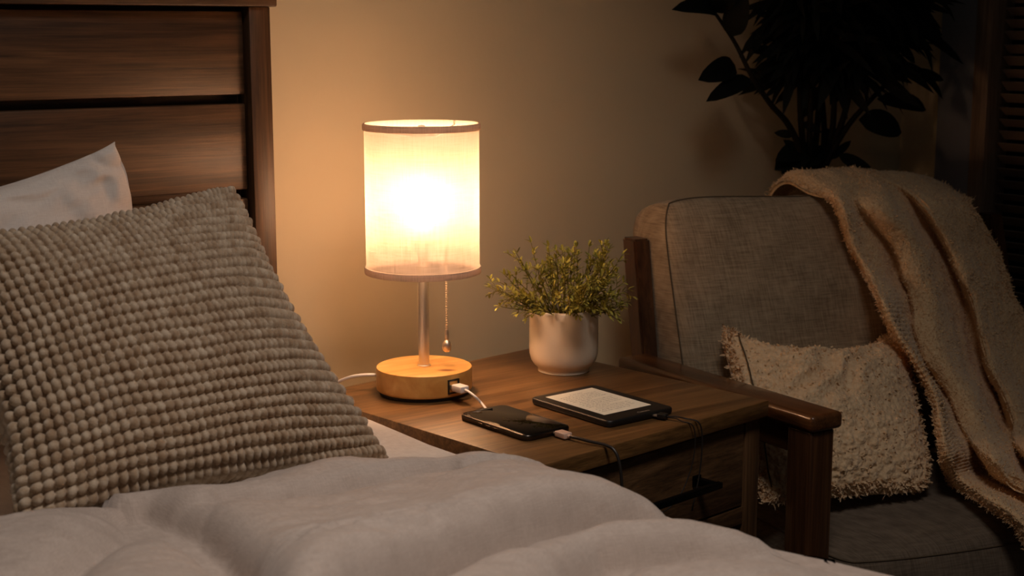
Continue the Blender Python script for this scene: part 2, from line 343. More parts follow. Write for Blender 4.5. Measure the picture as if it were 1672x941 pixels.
def shade_mat(name, dfac, gap, straight):
    m, nt, b = newmat(name)
    out = nt.nodes['Material Output']; nt.nodes.remove(b)
    # slub threads round the shade (fine in z) and up the shade (fine round the axis)
    h = N(nt, 'ShaderNodeTexNoise', Scale=1., Detail=4., Roughness=.65); nt.links.new(coords(nt, (34, 34, 850)), h.inputs['Vector'])
    v = N(nt, 'ShaderNodeTexNoise', Scale=1., Detail=4., Roughness=.65); nt.links.new(coords(nt, (700, 700, 30)), v.inputs['Vector'])
    ad = N(nt, 'ShaderNodeMath', operation='ADD'); nt.links.new(h.outputs['Fac'], ad.inputs[0]); nt.links.new(v.outputs['Fac'], ad.inputs[1])
    cr = ramp(nt, [(.41, (.34, .24, .15)), (.5, (.70, .55, .45)), (.58, (.86, .70, .61))])
    hf = N(nt, 'ShaderNodeMath', operation='MULTIPLY'); hf.inputs[1].default_value = .5; nt.links.new(ad.outputs[0], hf.inputs[0])
    nt.links.new(hf.outputs[0], cr.inputs['Fac'])
    tr = N(nt, 'ShaderNodeBsdfTranslucent'); df = N(nt, 'ShaderNodeBsdfDiffuse')
    nt.links.new(cr.outputs['Color'], tr.inputs['Color']); df.inputs['Color'].default_value = (.52, .46, .37, 1)
    mix = N(nt, 'ShaderNodeMixShader'); mix.inputs[0].default_value = dfac
    nt.links.new(tr.outputs[0], mix.inputs[1]); nt.links.new(df.outputs[0], mix.inputs[2])
    # light that passes the open weave only slightly scattered
    tp_ = N(nt, 'ShaderNodeBsdfRefraction'); tp_.inputs['Color'].default_value = (1, .93, .8, 1); tp_.inputs['Roughness'].default_value = 1.; tp_.inputs['IOR'].default_value = 1.5
    mg = N(nt, 'ShaderNodeMixShader'); mg.inputs[0].default_value = gap
    nt.links.new(mix.outputs[0], mg.inputs[1]); nt.links.new(tp_.outputs[0], mg.inputs[2])
    # and light that slips straight through the gaps between the threads
    ts_ = N(nt, 'ShaderNodeBsdfTransparent'); ms = N(nt, 'ShaderNodeMixShader'); ms.inputs[0].default_value = straight
    nt.links.new(mg.outputs[0], ms.inputs[1]); nt.links.new(ts_.outputs[0], ms.inputs[2])
    nt.links.new(ms.outputs[0], out.inputs['Surface']); return m
M['shade'] = shade_mat('cream_linen_lampshade', .885, .024, .165)
M['rim'] = shade_mat('cream_rim_tape', .75, .0, .0)

def emis(name, col, s):
    m, nt, b = newmat(name)
    b.inputs['Base Color'].default_value = (*col, 1)
    b.inputs['Emission Color'].default_value = (*col, 1); b.inputs['Emission Strength'].default_value = s
    return m
BULB = 190.
M['bulb'] = emis('warm_bulb_glass', (1., .58, .33), BULB)
M['eink'] = emis('paper_white_screen', srgb(222, 214, 192), .10)

def leafmat(name, a, b_, rough=.5, trans=.0):
    m, nt, b = newmat(name)
    nz = N(nt, 'ShaderNodeTexNoise', Scale=30., Detail=3.); nt.links.new(coords(nt), nz.inputs['Vector'])
    cr = ramp(nt, [(.35, a), (.65, b_)]); nt.links.new(nz.outputs['Fac'], cr.inputs['Fac'])
    nt.links.new(cr.outputs['Color'], b.inputs['Base Color']); b.inputs['Roughness'].default_value = rough
    b.inputs['Specular IOR Level'].default_value = .25
    return m
M['herb'] = leafmat('olive_green_leaflets', srgb(122, 120, 44), srgb(186, 176, 82), .6)
M['herb_stem'] = leafmat('herb_stem', srgb(84, 78, 30), srgb(118, 106, 48), .6)
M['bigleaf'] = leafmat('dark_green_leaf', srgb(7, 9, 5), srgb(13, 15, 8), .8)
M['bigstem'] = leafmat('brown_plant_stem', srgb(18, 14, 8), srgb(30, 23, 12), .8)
M['night_glass'] = plain('dark_window_glass', (.004, .005, .008), .08)

# ------------------------------------------------------------------ room
WY, WX = .07, 1.28
def struct(o): o['kind'] = 'structure'; return o
struct(MB().box((-.6, WY+.06, 1.3), (4.2, .12, 2.6), bev=0).build('wall_back', M['wall']))
# right wall with a window opening  y -.135.. -1.25, z .45..2.0
wr = MB()
y0, y1, z0, z1 = -1.25, -.105, .45, 2.05
wr.box((WX+.06, (WY+.12+y1)/2, 1.3), (.12, WY+.12-y1, 2.6), bev=0)
wr.box((WX+.06, (y0-3.2)/2, 1.3), (.12, 3.2+y0, 2.6), bev=0)
wr.box((WX+.06, (y0+y1)/2, z0/2), (.12, y1-y0, z0), bev=0)
wr.box((WX+.06, (y0+y1)/2, (z1+2.6)/2), (.12, y1-y0, 2.6-z1), bev=0)
struct(wr.build('wall_right', M['wall']))
struct(MB().box((-.6, -1.5, -.03), (4.2, 3.5, .06), bev=0).build('floor', M['floor']))
struct(MB().box((-.6, WY-.008, .05), (3.76, .016, .10), bev=.003).build('baseboard_back', M['baseboard']))
struct(MB().box((WX-.008, -1.5, .05), (.016, 3.1, .10), bev=.003).build('baseboard_right', M['baseboard']))
# window: dark outer casing, brown inner frame, glass
win = bpy.data.objects.new('window_1', None); COL.objects.link(win); win.location = (WX, (y0+y1)/2, z0); win['kind'] = 'structure'
c = MB(); cw = .078
c.box((WX-.010, y1+cw/2, (z0+z1)/2), (.020, cw, z1-z0+2*cw))
c.box((WX-.010, y0-cw/2, (z0+z1)/2), (.020, cw, z1-z0+2*cw))
c.box((WX-.010, (y0+y1)/2, z1+cw/2), (.020, y1-y0, cw))
c.build('casing', M['dark_frame'], win)
c = MB(); fw = .032
c.box((WX+.012, y1-fw/2, (z0+z1)/2), (.07, fw, z1-z0))
c.box((WX+.012, y0+fw/2, (z0+z1)/2), (.07, fw, z1-z0))
c.box((WX+.012, (y0+y1)/2, z1-fw/2), (.07, y1-y0-2*fw, fw))
c.box((WX+.012, (y0+y1)/2, z0+fw/2), (.07, y1-y0-2*fw, fw))
c.build('window_frame', M['brown_trim'], win)
MB().box((WX-.02, (y0+y1)/2, z0-.012), (.09, y1-y0+.16, .024)).build('window_sill', M['brown_trim'], win)
MB().box((WX+.075, (y0+y1)/2, (z0+z1)/2), (.006, y1-y0, z1-z0), bev=0).build('window_pane', M['night_glass'], win)
# venetian blind
bl = empty('venetian_blind', (WX+.02, (y0+y1)/2, z0+.04), 'dark horizontal slatted venetian blind hanging in the window at the right', 'blind')
s = MB(); z = z0+.075; ya, yb = y0+fw+.006, y1-fw-.004
while z < z1-.075:
    tilt = R(38+random.uniform(-5, 5))
    s.box((WX+.022, (ya+yb)/2, z+random.uniform(-.001, .001)), (.025, yb-ya, .0012), Matrix.Rotation(tilt, 3, 'Y') @ Matrix.Rotation(R(random.uniform(-.12, .12)), 3, 'X'), bev=0)
    z += .0225
s.build('slats', M['blind'], bl)
MB().box((WX+.022, (ya+yb)/2, z1-fw-.02), (.035, yb-ya, .034)).build('head_rail', M['blind'], bl)
MB().box((WX+.022, (ya+yb)/2, z0+fw+.018), (.026, yb-ya, .014)).build('bottom_rail', M['blind'], bl)
for yy in (yb-.10, (ya+yb)/2, ya+.10):
    MB().tube([(WX+.008, yy, z0+fw+.02), (WX+.008, yy, z1-fw-.02)], .0009, 6).build('ladder_cord', M['blind'], bl)

# ------------------------------------------------------------------ bed
HBX = -.124      # right end of the headboard
bed = empty('bed', (-.93, -.95, 0), 'dark walnut bed with tall horizontal plank headboard against the wall', 'bed')
hb = MB()
xl = -1.74
for (za, zb) in ((.992, 1.1), (.866, .980), (.740, .854), (.614, .728), (.488, .602)):
    hb.box(((xl+HBX-.034)/2, .024, (za+zb)/2), (HBX-.034-xl, .022, zb-za), bev=.002)
hb.box(((xl+HBX)/2, .046, .70), (HBX-.03-xl, .012, .86), bev=0)
H = hb.build('headboard', M['bedwood_x'], bed)
MB().box((HBX-.0155, .026, .553), (.031, .052, 1.106), bev=.002).build('post', M['bedwood_z'], H)
MB().box((xl+.0155, .026, .553), (.031, .052, 1.106), bev=.002).build('post', M['bedwood_z'], H)
MB().box(((xl+HBX)/2+.002, .024, 1.120), (HBX-xl+.01, .062, .028), bev=.002).build('top_rail', M['bedwood_x'], H)
MB().box((-.168, -1.0, .165), (.026, 1.98, .15), bev=.003).build('side_rail', M['bedwood_x'], bed)
MB().box((xl+.04, -1.0, .165), (.026, 1.98, .15), bev=.003).build('side_rail', M['bedwood_x'], bed)
MB().box((-.93, -1.0, .228), (1.46, 1.9, .02), bev=.002).build('slat_base', M['bedwood_x'], bed)
for lx in (-.18, xl+.05):
    MB().box((lx, -1.95, .085), (.06, .06, .17), bev=.003).build('leg', M['bedwood_z'], bed)

# mattress under a white fitted sheet (rounded box, slightly wrinkled)
def rounded_box(lo, hi, rad, n=(40, 60, 14)):
    lo, hi = np.array(lo), np.array(hi); out = MB()
    t = bmesh.new(); bmesh.ops.create_cube(t, size=1)
    for v in t.verts: v.co = Vector(tuple((lo+hi)/2 + np.array(v.co)*(hi-lo)))
    bmesh.ops.bevel(t, geom=t.edges[:], offset=rad, segments=6, profile=.5, affect='EDGES')
    bmesh.ops.subdivide_edges(t, edges=[e for e in t.edges if e.calc_length() > .2], cuts=30, use_grid_fill=True)
    out.add(t); return out
mt = rounded_box((-1.71, -1.96, .252), (-.1375, -.012, .6075), .014).build('mattress', M['sheet'], None, (-.93, -.98, .25), 60)
co = np.empty(len(mt.data.vertices)*3); mt.data.vertices.foreach_get('co', co); co = co.reshape(-1, 3)
co[:, 2] += np.where(co[:, 2] > .3, .0018*fbm(co*np.array([9, 26, 5]), 3, 5), 0)
mt.data.vertices.foreach_set('co', co.ravel()); mt.data.update()
tag(mt, 'mattress in a white fitted sheet showing in the gap between the knitted pillow and nightstand', 'mattress')

# ------------------------------------------------------------------ pillows
def pillow_grid(TL, TR, BR, BL, thick, nu, nv, pinch=(.05, .05), pw=2.4, q=.6, k=.035, facing=(-.6, -.8, .2)):
    """front / back shells of a stuffed cushion; u left->right, v top->bottom"""
    TL, TR, BR, BL = map(lambda p: np.array(p, float), (TL, TR, BR, BL))
    u, v = np.meshgrid(np.linspace(0, 1, nu), np.linspace(0, 1, nv), indexing='ij')
    uu = u + pinch[0]*4*v*(1-v)*(.5-u)*np.abs(2*u-1)**1.5*2
    vv = v + np.where(v < .5, pinch[1], pinch[-1])*4*u*(1-u)*(.5-v)*np.abs(2*v-1)**1.5*2
    # round the four tips
    e = lambda a, b: k*np.exp(-((a)/.10)**2)*np.exp(-((b)/.10)**2)
    tip = e(u, v)+e(1-u, v)+e(u, 1-v)+e(1-u, 1-v)
    uu = uu + tip*np.sign(.5-u); vv = vv + tip*np.sign(.5-v)
    U, W = uu[..., None], vv[..., None]
    P = TL*(1-U)*(1-W)+TR*U*(1-W)+BR*U*W+BL*(1-U)*W
    n = np.cross(TR-TL+BR-BL, BL-TL+BR-TR); n /= np.linalg.norm(n)
    if np.dot(n, np.array(facing)) < 0: n = -n
    h = thick*((1-np.abs(2*u-1)**pw)*(1-np.abs(2*v-1)**pw)).clip(0)**q
    return u, v, P, n, h

def shell(front, back):
    nu, nv = front.shape[:2]
    verts = np.concatenate([front.reshape(-1, 3), back.reshape(-1, 3)])
    f1 = grid_faces(nu, nv); f2 = grid_faces(nu, nv, nu*nv)[:, ::-1]
    # stitch the rims
    idx = np.arange(nu*nv).reshape(nu, nv)
    rim = np.concatenate([idx[:, 0], idx[-1, 1:], idx[-2::-1, -1], idx[0, -2:0:-1]])
    r2 = np.roll(rim, -1); o = nu*nv
    st = np.stack([rim, r2, r2+o, rim+o], 1)
    return verts, np.concatenate([f1, f2, st])

def finish(o, ang=None):
    bm = bmesh.new(); bm.from_mesh(o.data); bmesh.ops.remove_doubles(bm, verts=bm.verts, dist=1e-6)
    bmesh.ops.recalc_face_normals(bm, faces=bm.faces); bm.to_mesh(o.data); bm.free()
    o.data.polygons.foreach_set('use_smooth', [True]*len(o.data.polygons)); return o

# chunky knitted cushion
k = DATA['knit']
nu, nv = 600, 420
u, v, P, n, h = pillow_grid(k['TL'], k['TR'], k['BR'], k['BL'], .066, nu, nv, (.075, .06, .038), k=.012)
# gentle sag folds
h = h*(1+.05*fbm(np.stack([u*3, v*3, u*0], -1), 2, 3))
F = P + n*(h[..., None]+.003)
B = P - n*(h[..., None]*.85)
CU, CV = 34, 28
wob = .16*fbm(np.stack([u*7, v*7, u*0+2], -1), 2, 9)
cu = u*CU + 11*u*u + wob*.9 + .22*np.sin(v*5); cv = v*CV + wob + .5*np.floor(0*cu)
ci, cj = np.floor(cu), np.floor(cv)
fu, fv = cu-ci-.5, cv-cj-.5
jit = vnoise(np.stack([ci*1.37, cj*1.73, ci*0], -1), 4)
rr2 = (fu/.53)**2+(fv/.53)**2
bead = np.sqrt((1-rr2).clip(0))
edge = smoothstep(0, .02, np.minimum(np.minimum(u, 1-u), np.minimum(v, 1-v)))
disp = (.0080+.0010*jit)*bead*(.35+.65*edge)
Nf = grid_normals(F); Nf *= np.sign((Nf*n).sum(-1, keepdims=True))
F2 = F + Nf*disp[..., None]
Nb = grid_normals(B); Nb *= -np.sign((Nb*n).sum(-1, keepdims=True))
B2 = B + Nb*(disp*.9)[..., None]
st = 1
vv_, ff_ = shell(F2, B2)
kp = link('knitted_pillow', fast_mesh('knitted_pillow', vv_, ff_), M['knit'], None, (-.44, -.38, .6))
finish(kp)
tag(kp, 'large oatmeal chunky bobble-knit cushion leaning on the white pillow on the bed', 'cushion')

# white pillow behind it
k = DATA['white']
TRw = np.array(k['TR'])+np.array([.013, 0, .008]); TLw = TRw+np.array([-.62, -.02, -.010]); BRw = TRw+np.array([.078, -.055, -.330]); BLw = TLw+np.array([-.03, -.05, -.31])
u, v, P, n, h = pillow_grid(TLw, TRw, BRw, BLw, .055, 150, 110, (.05, .20), 2.2, .6, k=.03)
w1 = fbm(np.stack([u*9+v*4, v*5-u*2, u*0+1], -1), 3, 21)
near = np.exp(-((1-u)**2+v**2)/.10)
h = h*(1+.10*w1)
rid = np.sin((u*1.0-v*.55)*46+2.5*w1)*near*.0035
F = P+n*(h+rid)[..., None]; B = P-n*(h*.8)[..., None]
vv_, ff_ = shell(F, B)
wp = link('bed_pillow', fast_mesh('bed_pillow', vv_, ff_), M['white_pillow'], None, (-.6, -.12, .6)); finish(wp)
tag(wp, 'plain white pillow standing against the headboard behind the knitted cushion', 'pillow')

# ------------------------------------------------------------------ duvet
nx, ny = 460, 460
X0, X1 = -1.62, 0.0
s = np.linspace(0, 1, nx); t = np.linspace(0, 1, ny)
S, T = np.meshgrid(s, t, indexing='ij')
YB, YF = -.49, -1.99
ybx = lambda x: -.437 - .025*smoothstep(-.57, -.45, x) - .080*smoothstep(-.36, -.24, x)
def xedge(y):
    ys = [-1.99, -1.25, -1.02, -.967, -.90, -.855, -.80, -.755, -.725, -.66, -.59, -.53, -.49, -.44]
    xs_ = [.02, .0, -.040, -.062, -.078, -.098, -.115, -.121, -.121, -.118, -.116, -.116, -.118, -.118]
    e = np.interp(y, ys, xs_)
    return e
# parameter along the cross section: flat top until a, then a rounded shoulder, then a hanging side
Yp = YB + (YF-YB)*T
xe = xedge(Yp)
a = .68
sh, shz = .17, .072                         # shoulder width and height
flat = np.clip(S/a, 0, 1)
xs = X0 + (xe-sh-X0)*flat**.8
Yp = ybx(xs) + (YF-ybx(xs))*T
ang = np.clip((S-a)/(.90-a), 0, 1)*math.pi/2
drop = np.clip((S-.90)/.10, 0, 1)
Xp = xs + sh*np.sin(ang)
Zs = -shz*(1-np.cos(ang)) - drop*.26
top = .660 - .008*smoothstep(-.38, -.46, Xp)*smoothstep(-.9, -.6, Yp) + .008*smoothstep(-.56, -.66, Xp) - .008*np.exp(-((Xp+.40)/.10)**2)*smoothstep(-.9, -.6, Yp)
def dist_poly(px, py, poly):
    d = np.full(px.shape, 9.); side = np.zeros(px.shape)
    for (ax, ay), (bx, by) in zip(poly[:-1], poly[1:]):
        vx, vy = bx-ax, by-ay; L2 = vx*vx+vy*vy
        tt = np.clip(((px-ax)*vx+(py-ay)*vy)/L2, 0, 1)
        dx, dy = px-(ax+tt*vx), py-(ay+tt*vy); dd = np.hypot(dx, dy)
        sd = np.sign(vx*dy-vy*dx)
        m = dd < d; d = np.where(m, dd, d); side = np.where(m, sd, side)
    return d, side
Z = np.zeros(Xp.shape)+top
Z = Z + .012*fbm(np.stack([Xp*3.2, Yp*3.2, Xp*0], -1), 2, 31)
def crease(poly, depth, width, lift=0., lw=.10):
    global Z
    d, sd = dist_poly(Xp, Yp, poly)
    Z = Z - depth*np.exp(-(d/width)**1.3)
    if lift: Z = Z + lift*np.where(sd > 0, np.exp(-(d/lw)**1.5)*(1-np.exp(-(d/.012)**2)), 0)
crease([(-.60, -.95), (-.50, -.87), (-.42, -.83), (-.34, -.808), (-.25, -.80), (-.17, -.80), (-.08, -.82)], .060, .022, .034)
crease([(-.42, -.98), (-.33, -.90), (-.278, -.872), (-.20, -.895), (-.10, -.935)], .042, .026, .024)
crease([(-.538, -.50), (-.524, -.58), (-.53, -.646), (-.55, -.74), (-.60, -.86)], .042, .022, .018)
crease([(-.555, -.53), (-.612, -.593), (-.66, -.65), (-.74, -.72)], .026, .024)
crease([(-.47, -.55), (-.40, -.568), (-.33, -.572), (-.25, -.590)], .020, .014, .008)
crease([(-.33, -1.10), (-.15, -1.02), (0, -1.0)], .02, .05)
def groove(poly, depth, width):
    global Z
    d, sd = dist_poly(Xp, Yp, poly); Z = Z - depth*np.exp(-(d/width)**2)
groove([(-.52, -.90), (-.42, -.835), (-.34, -.810), (-.25, -.802), (-.17, -.80)], .016, .007)
groove([(-.278, -.874), (-.20, -.895)], .008, .009)
groove([(-.524, -.58), (-.53, -.646), (-.55, -.74)], .010, .009)
# small wrinkles
wr_ = fbm(np.stack([Xp*22+Yp*6, Yp*40, Xp*0], -1), 3, 44)
Z = Z + .0022*wr_*(.4+.6*smoothstep(-.75, -.5, Xp))
cr2 = np.exp(-((Xp+.46)/.07)**2-((Yp+.77)/.03)**2)
Z = Z + .006*cr2*np.sin(Yp*260+6*wr_)
# back edge rolls down to the mattress
bd_ = (ybx(Xp)-Yp)
roll = .165 - .095*smoothstep(-.40, -.26, Xp)
Z = Z - .040*(1-np.sqrt(np.clip(1-(1-np.clip(bd_/roll, 0, 1))**2, 0, 1)))
Z = Z + Zs
Z = np.where((Xp < -.122) & (drop <= 0), np.maximum(Z, .6195), Z)
Xp2 = Xp + .010*drop*np.sin(Yp*38)+.006*fbm(np.stack([Yp*8, Zs*8, Yp*0], -1), 2, 8)*np.clip(ang, 0, 1)
topg = np.stack([Xp2, Yp, Z], -1)
nn = grid_normals(topg); nn *= np.where(nn[..., 2:3] < 0, -1, 1) if False else 1
if nn[50, 200, 2] < 0: nn = -nn
under = topg - nn*(.022-.016*np.clip(ang, 0, 1))[..., None]
under[..., 2] = np.where(drop > 0, under[..., 2], np.maximum(under[..., 2], .6150))
# rim closes together
under[:, 0] = topg[:, 0]-np.array([0, 0, .002]); under[:, -1] = topg[:, -1]; under[0] = topg[0]; under[-1] = topg[-1]
vv_, ff_ = shell(topg, under)
dv = link('duvet', fast_mesh('duvet', vv_, ff_), M['duvet'], None, (-.83, -1.2, .6)); finish(dv)
tag(dv, 'puffy oatmeal linen duvet in soft folds across the bed in the foreground', 'duvet')

# ------------------------------------------------------------------ nightstand
A_ = R(6.5); ex = Vector((math.cos(A_), math.sin(A_), 0)); ey = Vector((-math.sin(A_), math.cos(A_), 0)); ez = Vector((0, 0, 1))
NR = Matrix.Rotation(A_, 3, 'Z')
FL = Vector((-.083, -.526, 0)); W_, D_ = .42, .44
def ns(i, j, z): return FL + ex*i + ey*j + ez*z
ns_root = empty('nightstand', ns(W_/2, D_/2, 0), 'dark walnut nightstand with one drawer and black bar handle beside the bed', 'nightstand')
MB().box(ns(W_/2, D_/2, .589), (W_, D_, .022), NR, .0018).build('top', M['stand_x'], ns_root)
pw_, ph = .030, .572
for i in (pw_/2+.004, W_-pw_/2-.004):
    for j in (pw_/2+.010, D_-pw_/2-.006):
        MB().box(ns(i, j, ph/2+.0), (pw_, pw_, ph+.0115), NR, .002).build('leg', M['stand_z'], ns_root)
for i in (.018, W_-.018):
    MB().box(ns(i, D_/2, .505), (.014, D_-.075, .146), NR, .001).build('side_panel', M['stand_front'], ns_root)
MB().box(ns(W_/2, D_-.022, .505), (W_-.07, .012, .146), NR, .001).build('back_panel', M['stand_front'], ns_root)
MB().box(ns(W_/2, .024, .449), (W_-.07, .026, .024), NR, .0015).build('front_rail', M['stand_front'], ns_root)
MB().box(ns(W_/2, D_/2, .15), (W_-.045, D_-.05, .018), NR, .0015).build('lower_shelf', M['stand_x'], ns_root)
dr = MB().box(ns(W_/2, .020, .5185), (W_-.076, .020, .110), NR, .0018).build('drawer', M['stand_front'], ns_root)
MB().box(ns(W_/2, .205, .512), (W_-.10, .34, .085), NR, .001).build('drawer_box', M['stand_front'], dr)
hm = MB()
hx0, hx1, hz = .160, .285, .5185
hm.box(ns((hx0+hx1)/2, -.022, hz), (hx1-hx0+.018, .008, .008), NR, .0008)
for hx in (hx0, hx1): hm.box(ns(hx, -.006, hz), (.009, .034, .009), NR, .0008); hm.box(ns(hx, .0085, hz), (.014, .004, .014), NR, .0008)
hm.build('handle', M['black_metal'], dr)

# ------------------------------------------------------------------ table lamp
LX, LY, TZ = 0., -.17, .600
lamp = empty('table_lamp', (LX, LY, TZ), 'lit bedside lamp with cream linen drum shade on a round pale wood base', 'lamp')
L0 = Vector((LX, LY, TZ))
MB().lathe(L0, [(.058, .0), (.0595, .0005), (.0595, .005), (.058, .0055)], 96).build('foot_pad', M['black_rubber'], lamp)
bs = MB().lathe(L0, [(.060, .005), (.0628, .0055), (.0636, .0065), (.0638, .0085), (.0638, .0335), (.0632, .0353), (.0618, .036), (.0, .036)], 128).build('base', M['lampwood'], lamp)
MB().lathe(L0, [(.0088, .036), (.0088, .0372), (.0078, .0378), (.0, .0378)], 48).build('pole_collar', M['steel'], lamp)
MB().lathe(L0, [(.0070, .037), (.0072, .040), (.0072, .196), (.0, .196)], 48).build('pole', M['steel'], lamp)
zb, zt, sr = .166, .353, .0748
sh_ = MB().lathe(L0, [(sr-.0004, zb+.004+(zt-zb-.008)*i/24) for i in range(25)], 160)
bmesh.ops.delete(sh_.bm, geom=[f for f in sh_.bm.faces if len(f.verts) > 4], context='FACES')
shade = sh_.build('lamp_shade', M['shade'], lamp)
for z_ in (zb, zt):
    prof = [(sr+.0013, z_-.0042), (sr+.0018, z_-.0030), (sr+.0018, z_+.0030), (sr+.0010, z_+.0044), (sr-.0012, z_+.0044), (sr-.0016, z_+.0030), (sr-.0016, z_-.0030), (sr-.0008, z_-.0044)]
    MB().lathe(L0, prof, 160, True).build('rim', M['rim'], shade)
# spider fitting, socket and bulb
sp = MB()
for kk in range(3):
    t_ = R(20+120*kk); e = Vector((math.cos(t_), math.sin(t_), 0))
    sp.tube([L0+e*.015+ez*(zt-.012), L0+e*.045+ez*(zt-.010), L0+e*(sr-.001)+ez*(zt-.002)], .0012, 8)
sp.lathe(L0, [(.013, zt-.0135), (.016, zt-.0135), (.016, zt-.0105), (.013, zt-.0105)], 40, True)
sp.lathe(L0, [(.0, zt-.014), (.004, zt-.014), (.004, zt-.006), (.0055, zt-.004), (.0045, zt+.001), (.0, zt+.002)], 24)
sp.build('spider_fitting', M['white_plastic'], lamp)
MB().lathe(L0, [(.0, .190), (.013, .190), (.0145, .194), (.0145, .214), (.0125, .222), (.0, .222)], 40).build('socket', M['white_plastic'], lamp)
bu = MB().lathe(L0, [(.0, .222), (.0115, .222), (.0125, .228), (.018, .240), (.0235, .252), (.0245, .262), (.0225, .272), (.016, .281), (.008, .2855), (.0, .2865)], 40).build('bulb', M['bulb'], lamp)
# pull chain of little beads
cd = Vector((math.cos(R(37)), -math.sin(R(37)), 0))
ch = MB(); cp = L0+cd*.0305
ch.tube([L0+ez*.205+cd*.012, L0+ez*.204+cd*.026, cp+ez*.200, cp+ez*.196], .0010, 8)
zc = .196
while zc > .086:
    bmx = bmesh.new(); bmesh.ops.create_icosphere(bmx, subdivisions=1, radius=.0017)
    bmx.transform(Matrix.Translation(cp+ez*zc)); ch.add(bmx); zc -= .0031
pull = ch.build('pull_chain', M['brass'], lamp)
MB().lathe(cp, [(.0, .0855), (.0018, .085), (.0026, .081), (.0028, .074), (.0022, .071), (.0036, .0695), (.0058, .066), (.0062, .061), (.0050, .0565), (.0026, .0545), (.0, .054)], 32).build('pull_bell', M['brass'], pull)
# usb port in the side of the base
pd = Vector((math.sin(R(3)), -math.cos(R(3)), 0)); px_ = Vector((-pd.y, pd.x, 0))
PR = Matrix((px_, -pd, ez)).transposed()
pc = L0+pd*.0630+ez*.0195
pt = MB()
for dz in (-.0085, .0085): pt.box(pc+ez*dz, (.0175, .004, .0022), PR, .0004)
for dx in (-.0080, .0080): pt.box(pc+px_*dx, (.0022, .004, .0190), PR, .0004)
pt.box(pc-pd*.0008, (.0160, .001, .0170), PR, 0)
pt.build('usb_port', M['black_plastic'], bs)
# power cord leaving the back of the base, over the rear edge of the nightstand
be = Vector((-.72, .69, 0)).normalized()
cpts = [L0+be*.061+ez*.020, L0+be*.069+ez*.0212, Vector((-.0625, -.112, .6205)), Vector((-.073, -.096, .6155)), Vector((-.082, -.076, .604)), Vector((-.087, -.064, .585)), Vector((-.09, -.050, .52)), Vector((-.09, -.02, .3)), Vector((-.09, .03, .03))]
MB().tube(catmull(cpts, 10), .0022, 10).build('power_cord', M['white_plastic'], lamp)

# white usb lead running from the lamp to the phone
ul = empty('usb_cable', pc+pd*.010, 'white USB cable plugged into the side of the wooden lamp base', 'cable')
pg = MB(); pg.box(pc+pd*.0030, (.0125, .006, .0052), PR, .0004)
pg.build('plug_tip', M['steel'], ul)
pq = MB(); pq.box(pc+pd*.0150, (.0142, .020, .0092), PR, .0018, 3)
pq.build('plug', M['white_plastic'], ul)
e0 = pc+pd*.025
upts = [e0, e0+pd*.008-ez*.001, e0+pd*.021+px_*.000-ez*.005, Vector((.012, -.283, .6065)), Vector((.008, -.300, .6022)), Vector((.006, -.3105, .6022))]
MB().tube(catmull(upts, 10), .00165, 10).build('lead', M['white_plastic'], ul)

# ------------------------------------------------------------------ phone and e-reader
def round_rect(cx, cy, w, h, r, n=8):
    pts = []
    for (sx, sy, a0) in ((1, 1, 0), (-1, 1, 90), (-1, -1, 180), (1, -1, 270)):
        for i in range(n+1):
            t = R(a0+90*i/n); pts.append((cx+sx*(w/2-r)+r*math.cos(t), cy+sy*(h/2-r)+r*math.sin(t)))
    return pts
def slab(c, rot, w, h, r, prof):
    """stack of rounded-rectangle rings: prof = [(inset, z)]"""
    m = Matrix.Translation(Vector(c)) @ Matrix.Rotation(rot, 4, 'Z'); v = []; f = []; n = 0
    for ins, z in prof:
        ring = round_rect(0, 0, w-2*ins, h-2*ins, max(r-ins, .0004)); n = len(ring)
        v += [m @ Vector((x, y, z)) for x, y in ring]
    for i in range(len(prof)-1):
        for k in range(n): f.append((i*n+k, i*n+(k+1) % n, (i+1)*n+(k+1) % n, (i+1)*n+k))
    f.append(tuple(range(n-1, -1, -1))); f.append(tuple((len(prof)-1)*n+k for k in range(n)))
    return v, f
PHC, PHR = Vector((-.0055, -.3765, .6002)), R(2)
phone = empty('smartphone', PHC, 'black smartphone lying face up with its screen off, nearest the front edge', 'phone')
pw0, phh = .0725, .132
v_, f_ = slab(PHC, PHR, pw0, phh, .0105, [(.0022, 0), (.0006, .0008), (0, .0022), (0, .0056), (.0006, .0068), (.0012, .0072)])
MB().geo(v_, f_).build('case', M['grey_metal'], phone, None, 40)
v_, f_ = slab(PHC, PHR, pw0-.0026, phh-.0026, .0094, [(0, .0070), (0, .0074), (.0006, .0078)])
ps = MB().geo(v_, f_).build('screen', M['phone_glass'], phone, None, 40)
pm = Matrix.Translation(PHC) @ Matrix.Rotation(PHR, 4, 'Z')
v_, f_ = slab(pm @ Vector((0, phh/2-.0058, .0)), PHR, .026, .0052, .0024, [(0, .0076), (.0003, .00795)])
MB().geo(v_, f_).build('notch', M['black_plastic'], ps)
mbt = MB()
for i in range(3): mbt.box(pm @ Vector((-pw0/2-.0002, .020-.014*i, .0040)), (.0012, .009, .0020), Matrix.Rotation(PHR, 3, 'Z'), .0004)
mbt.build('side_buttons', M['grey_metal'], phone)

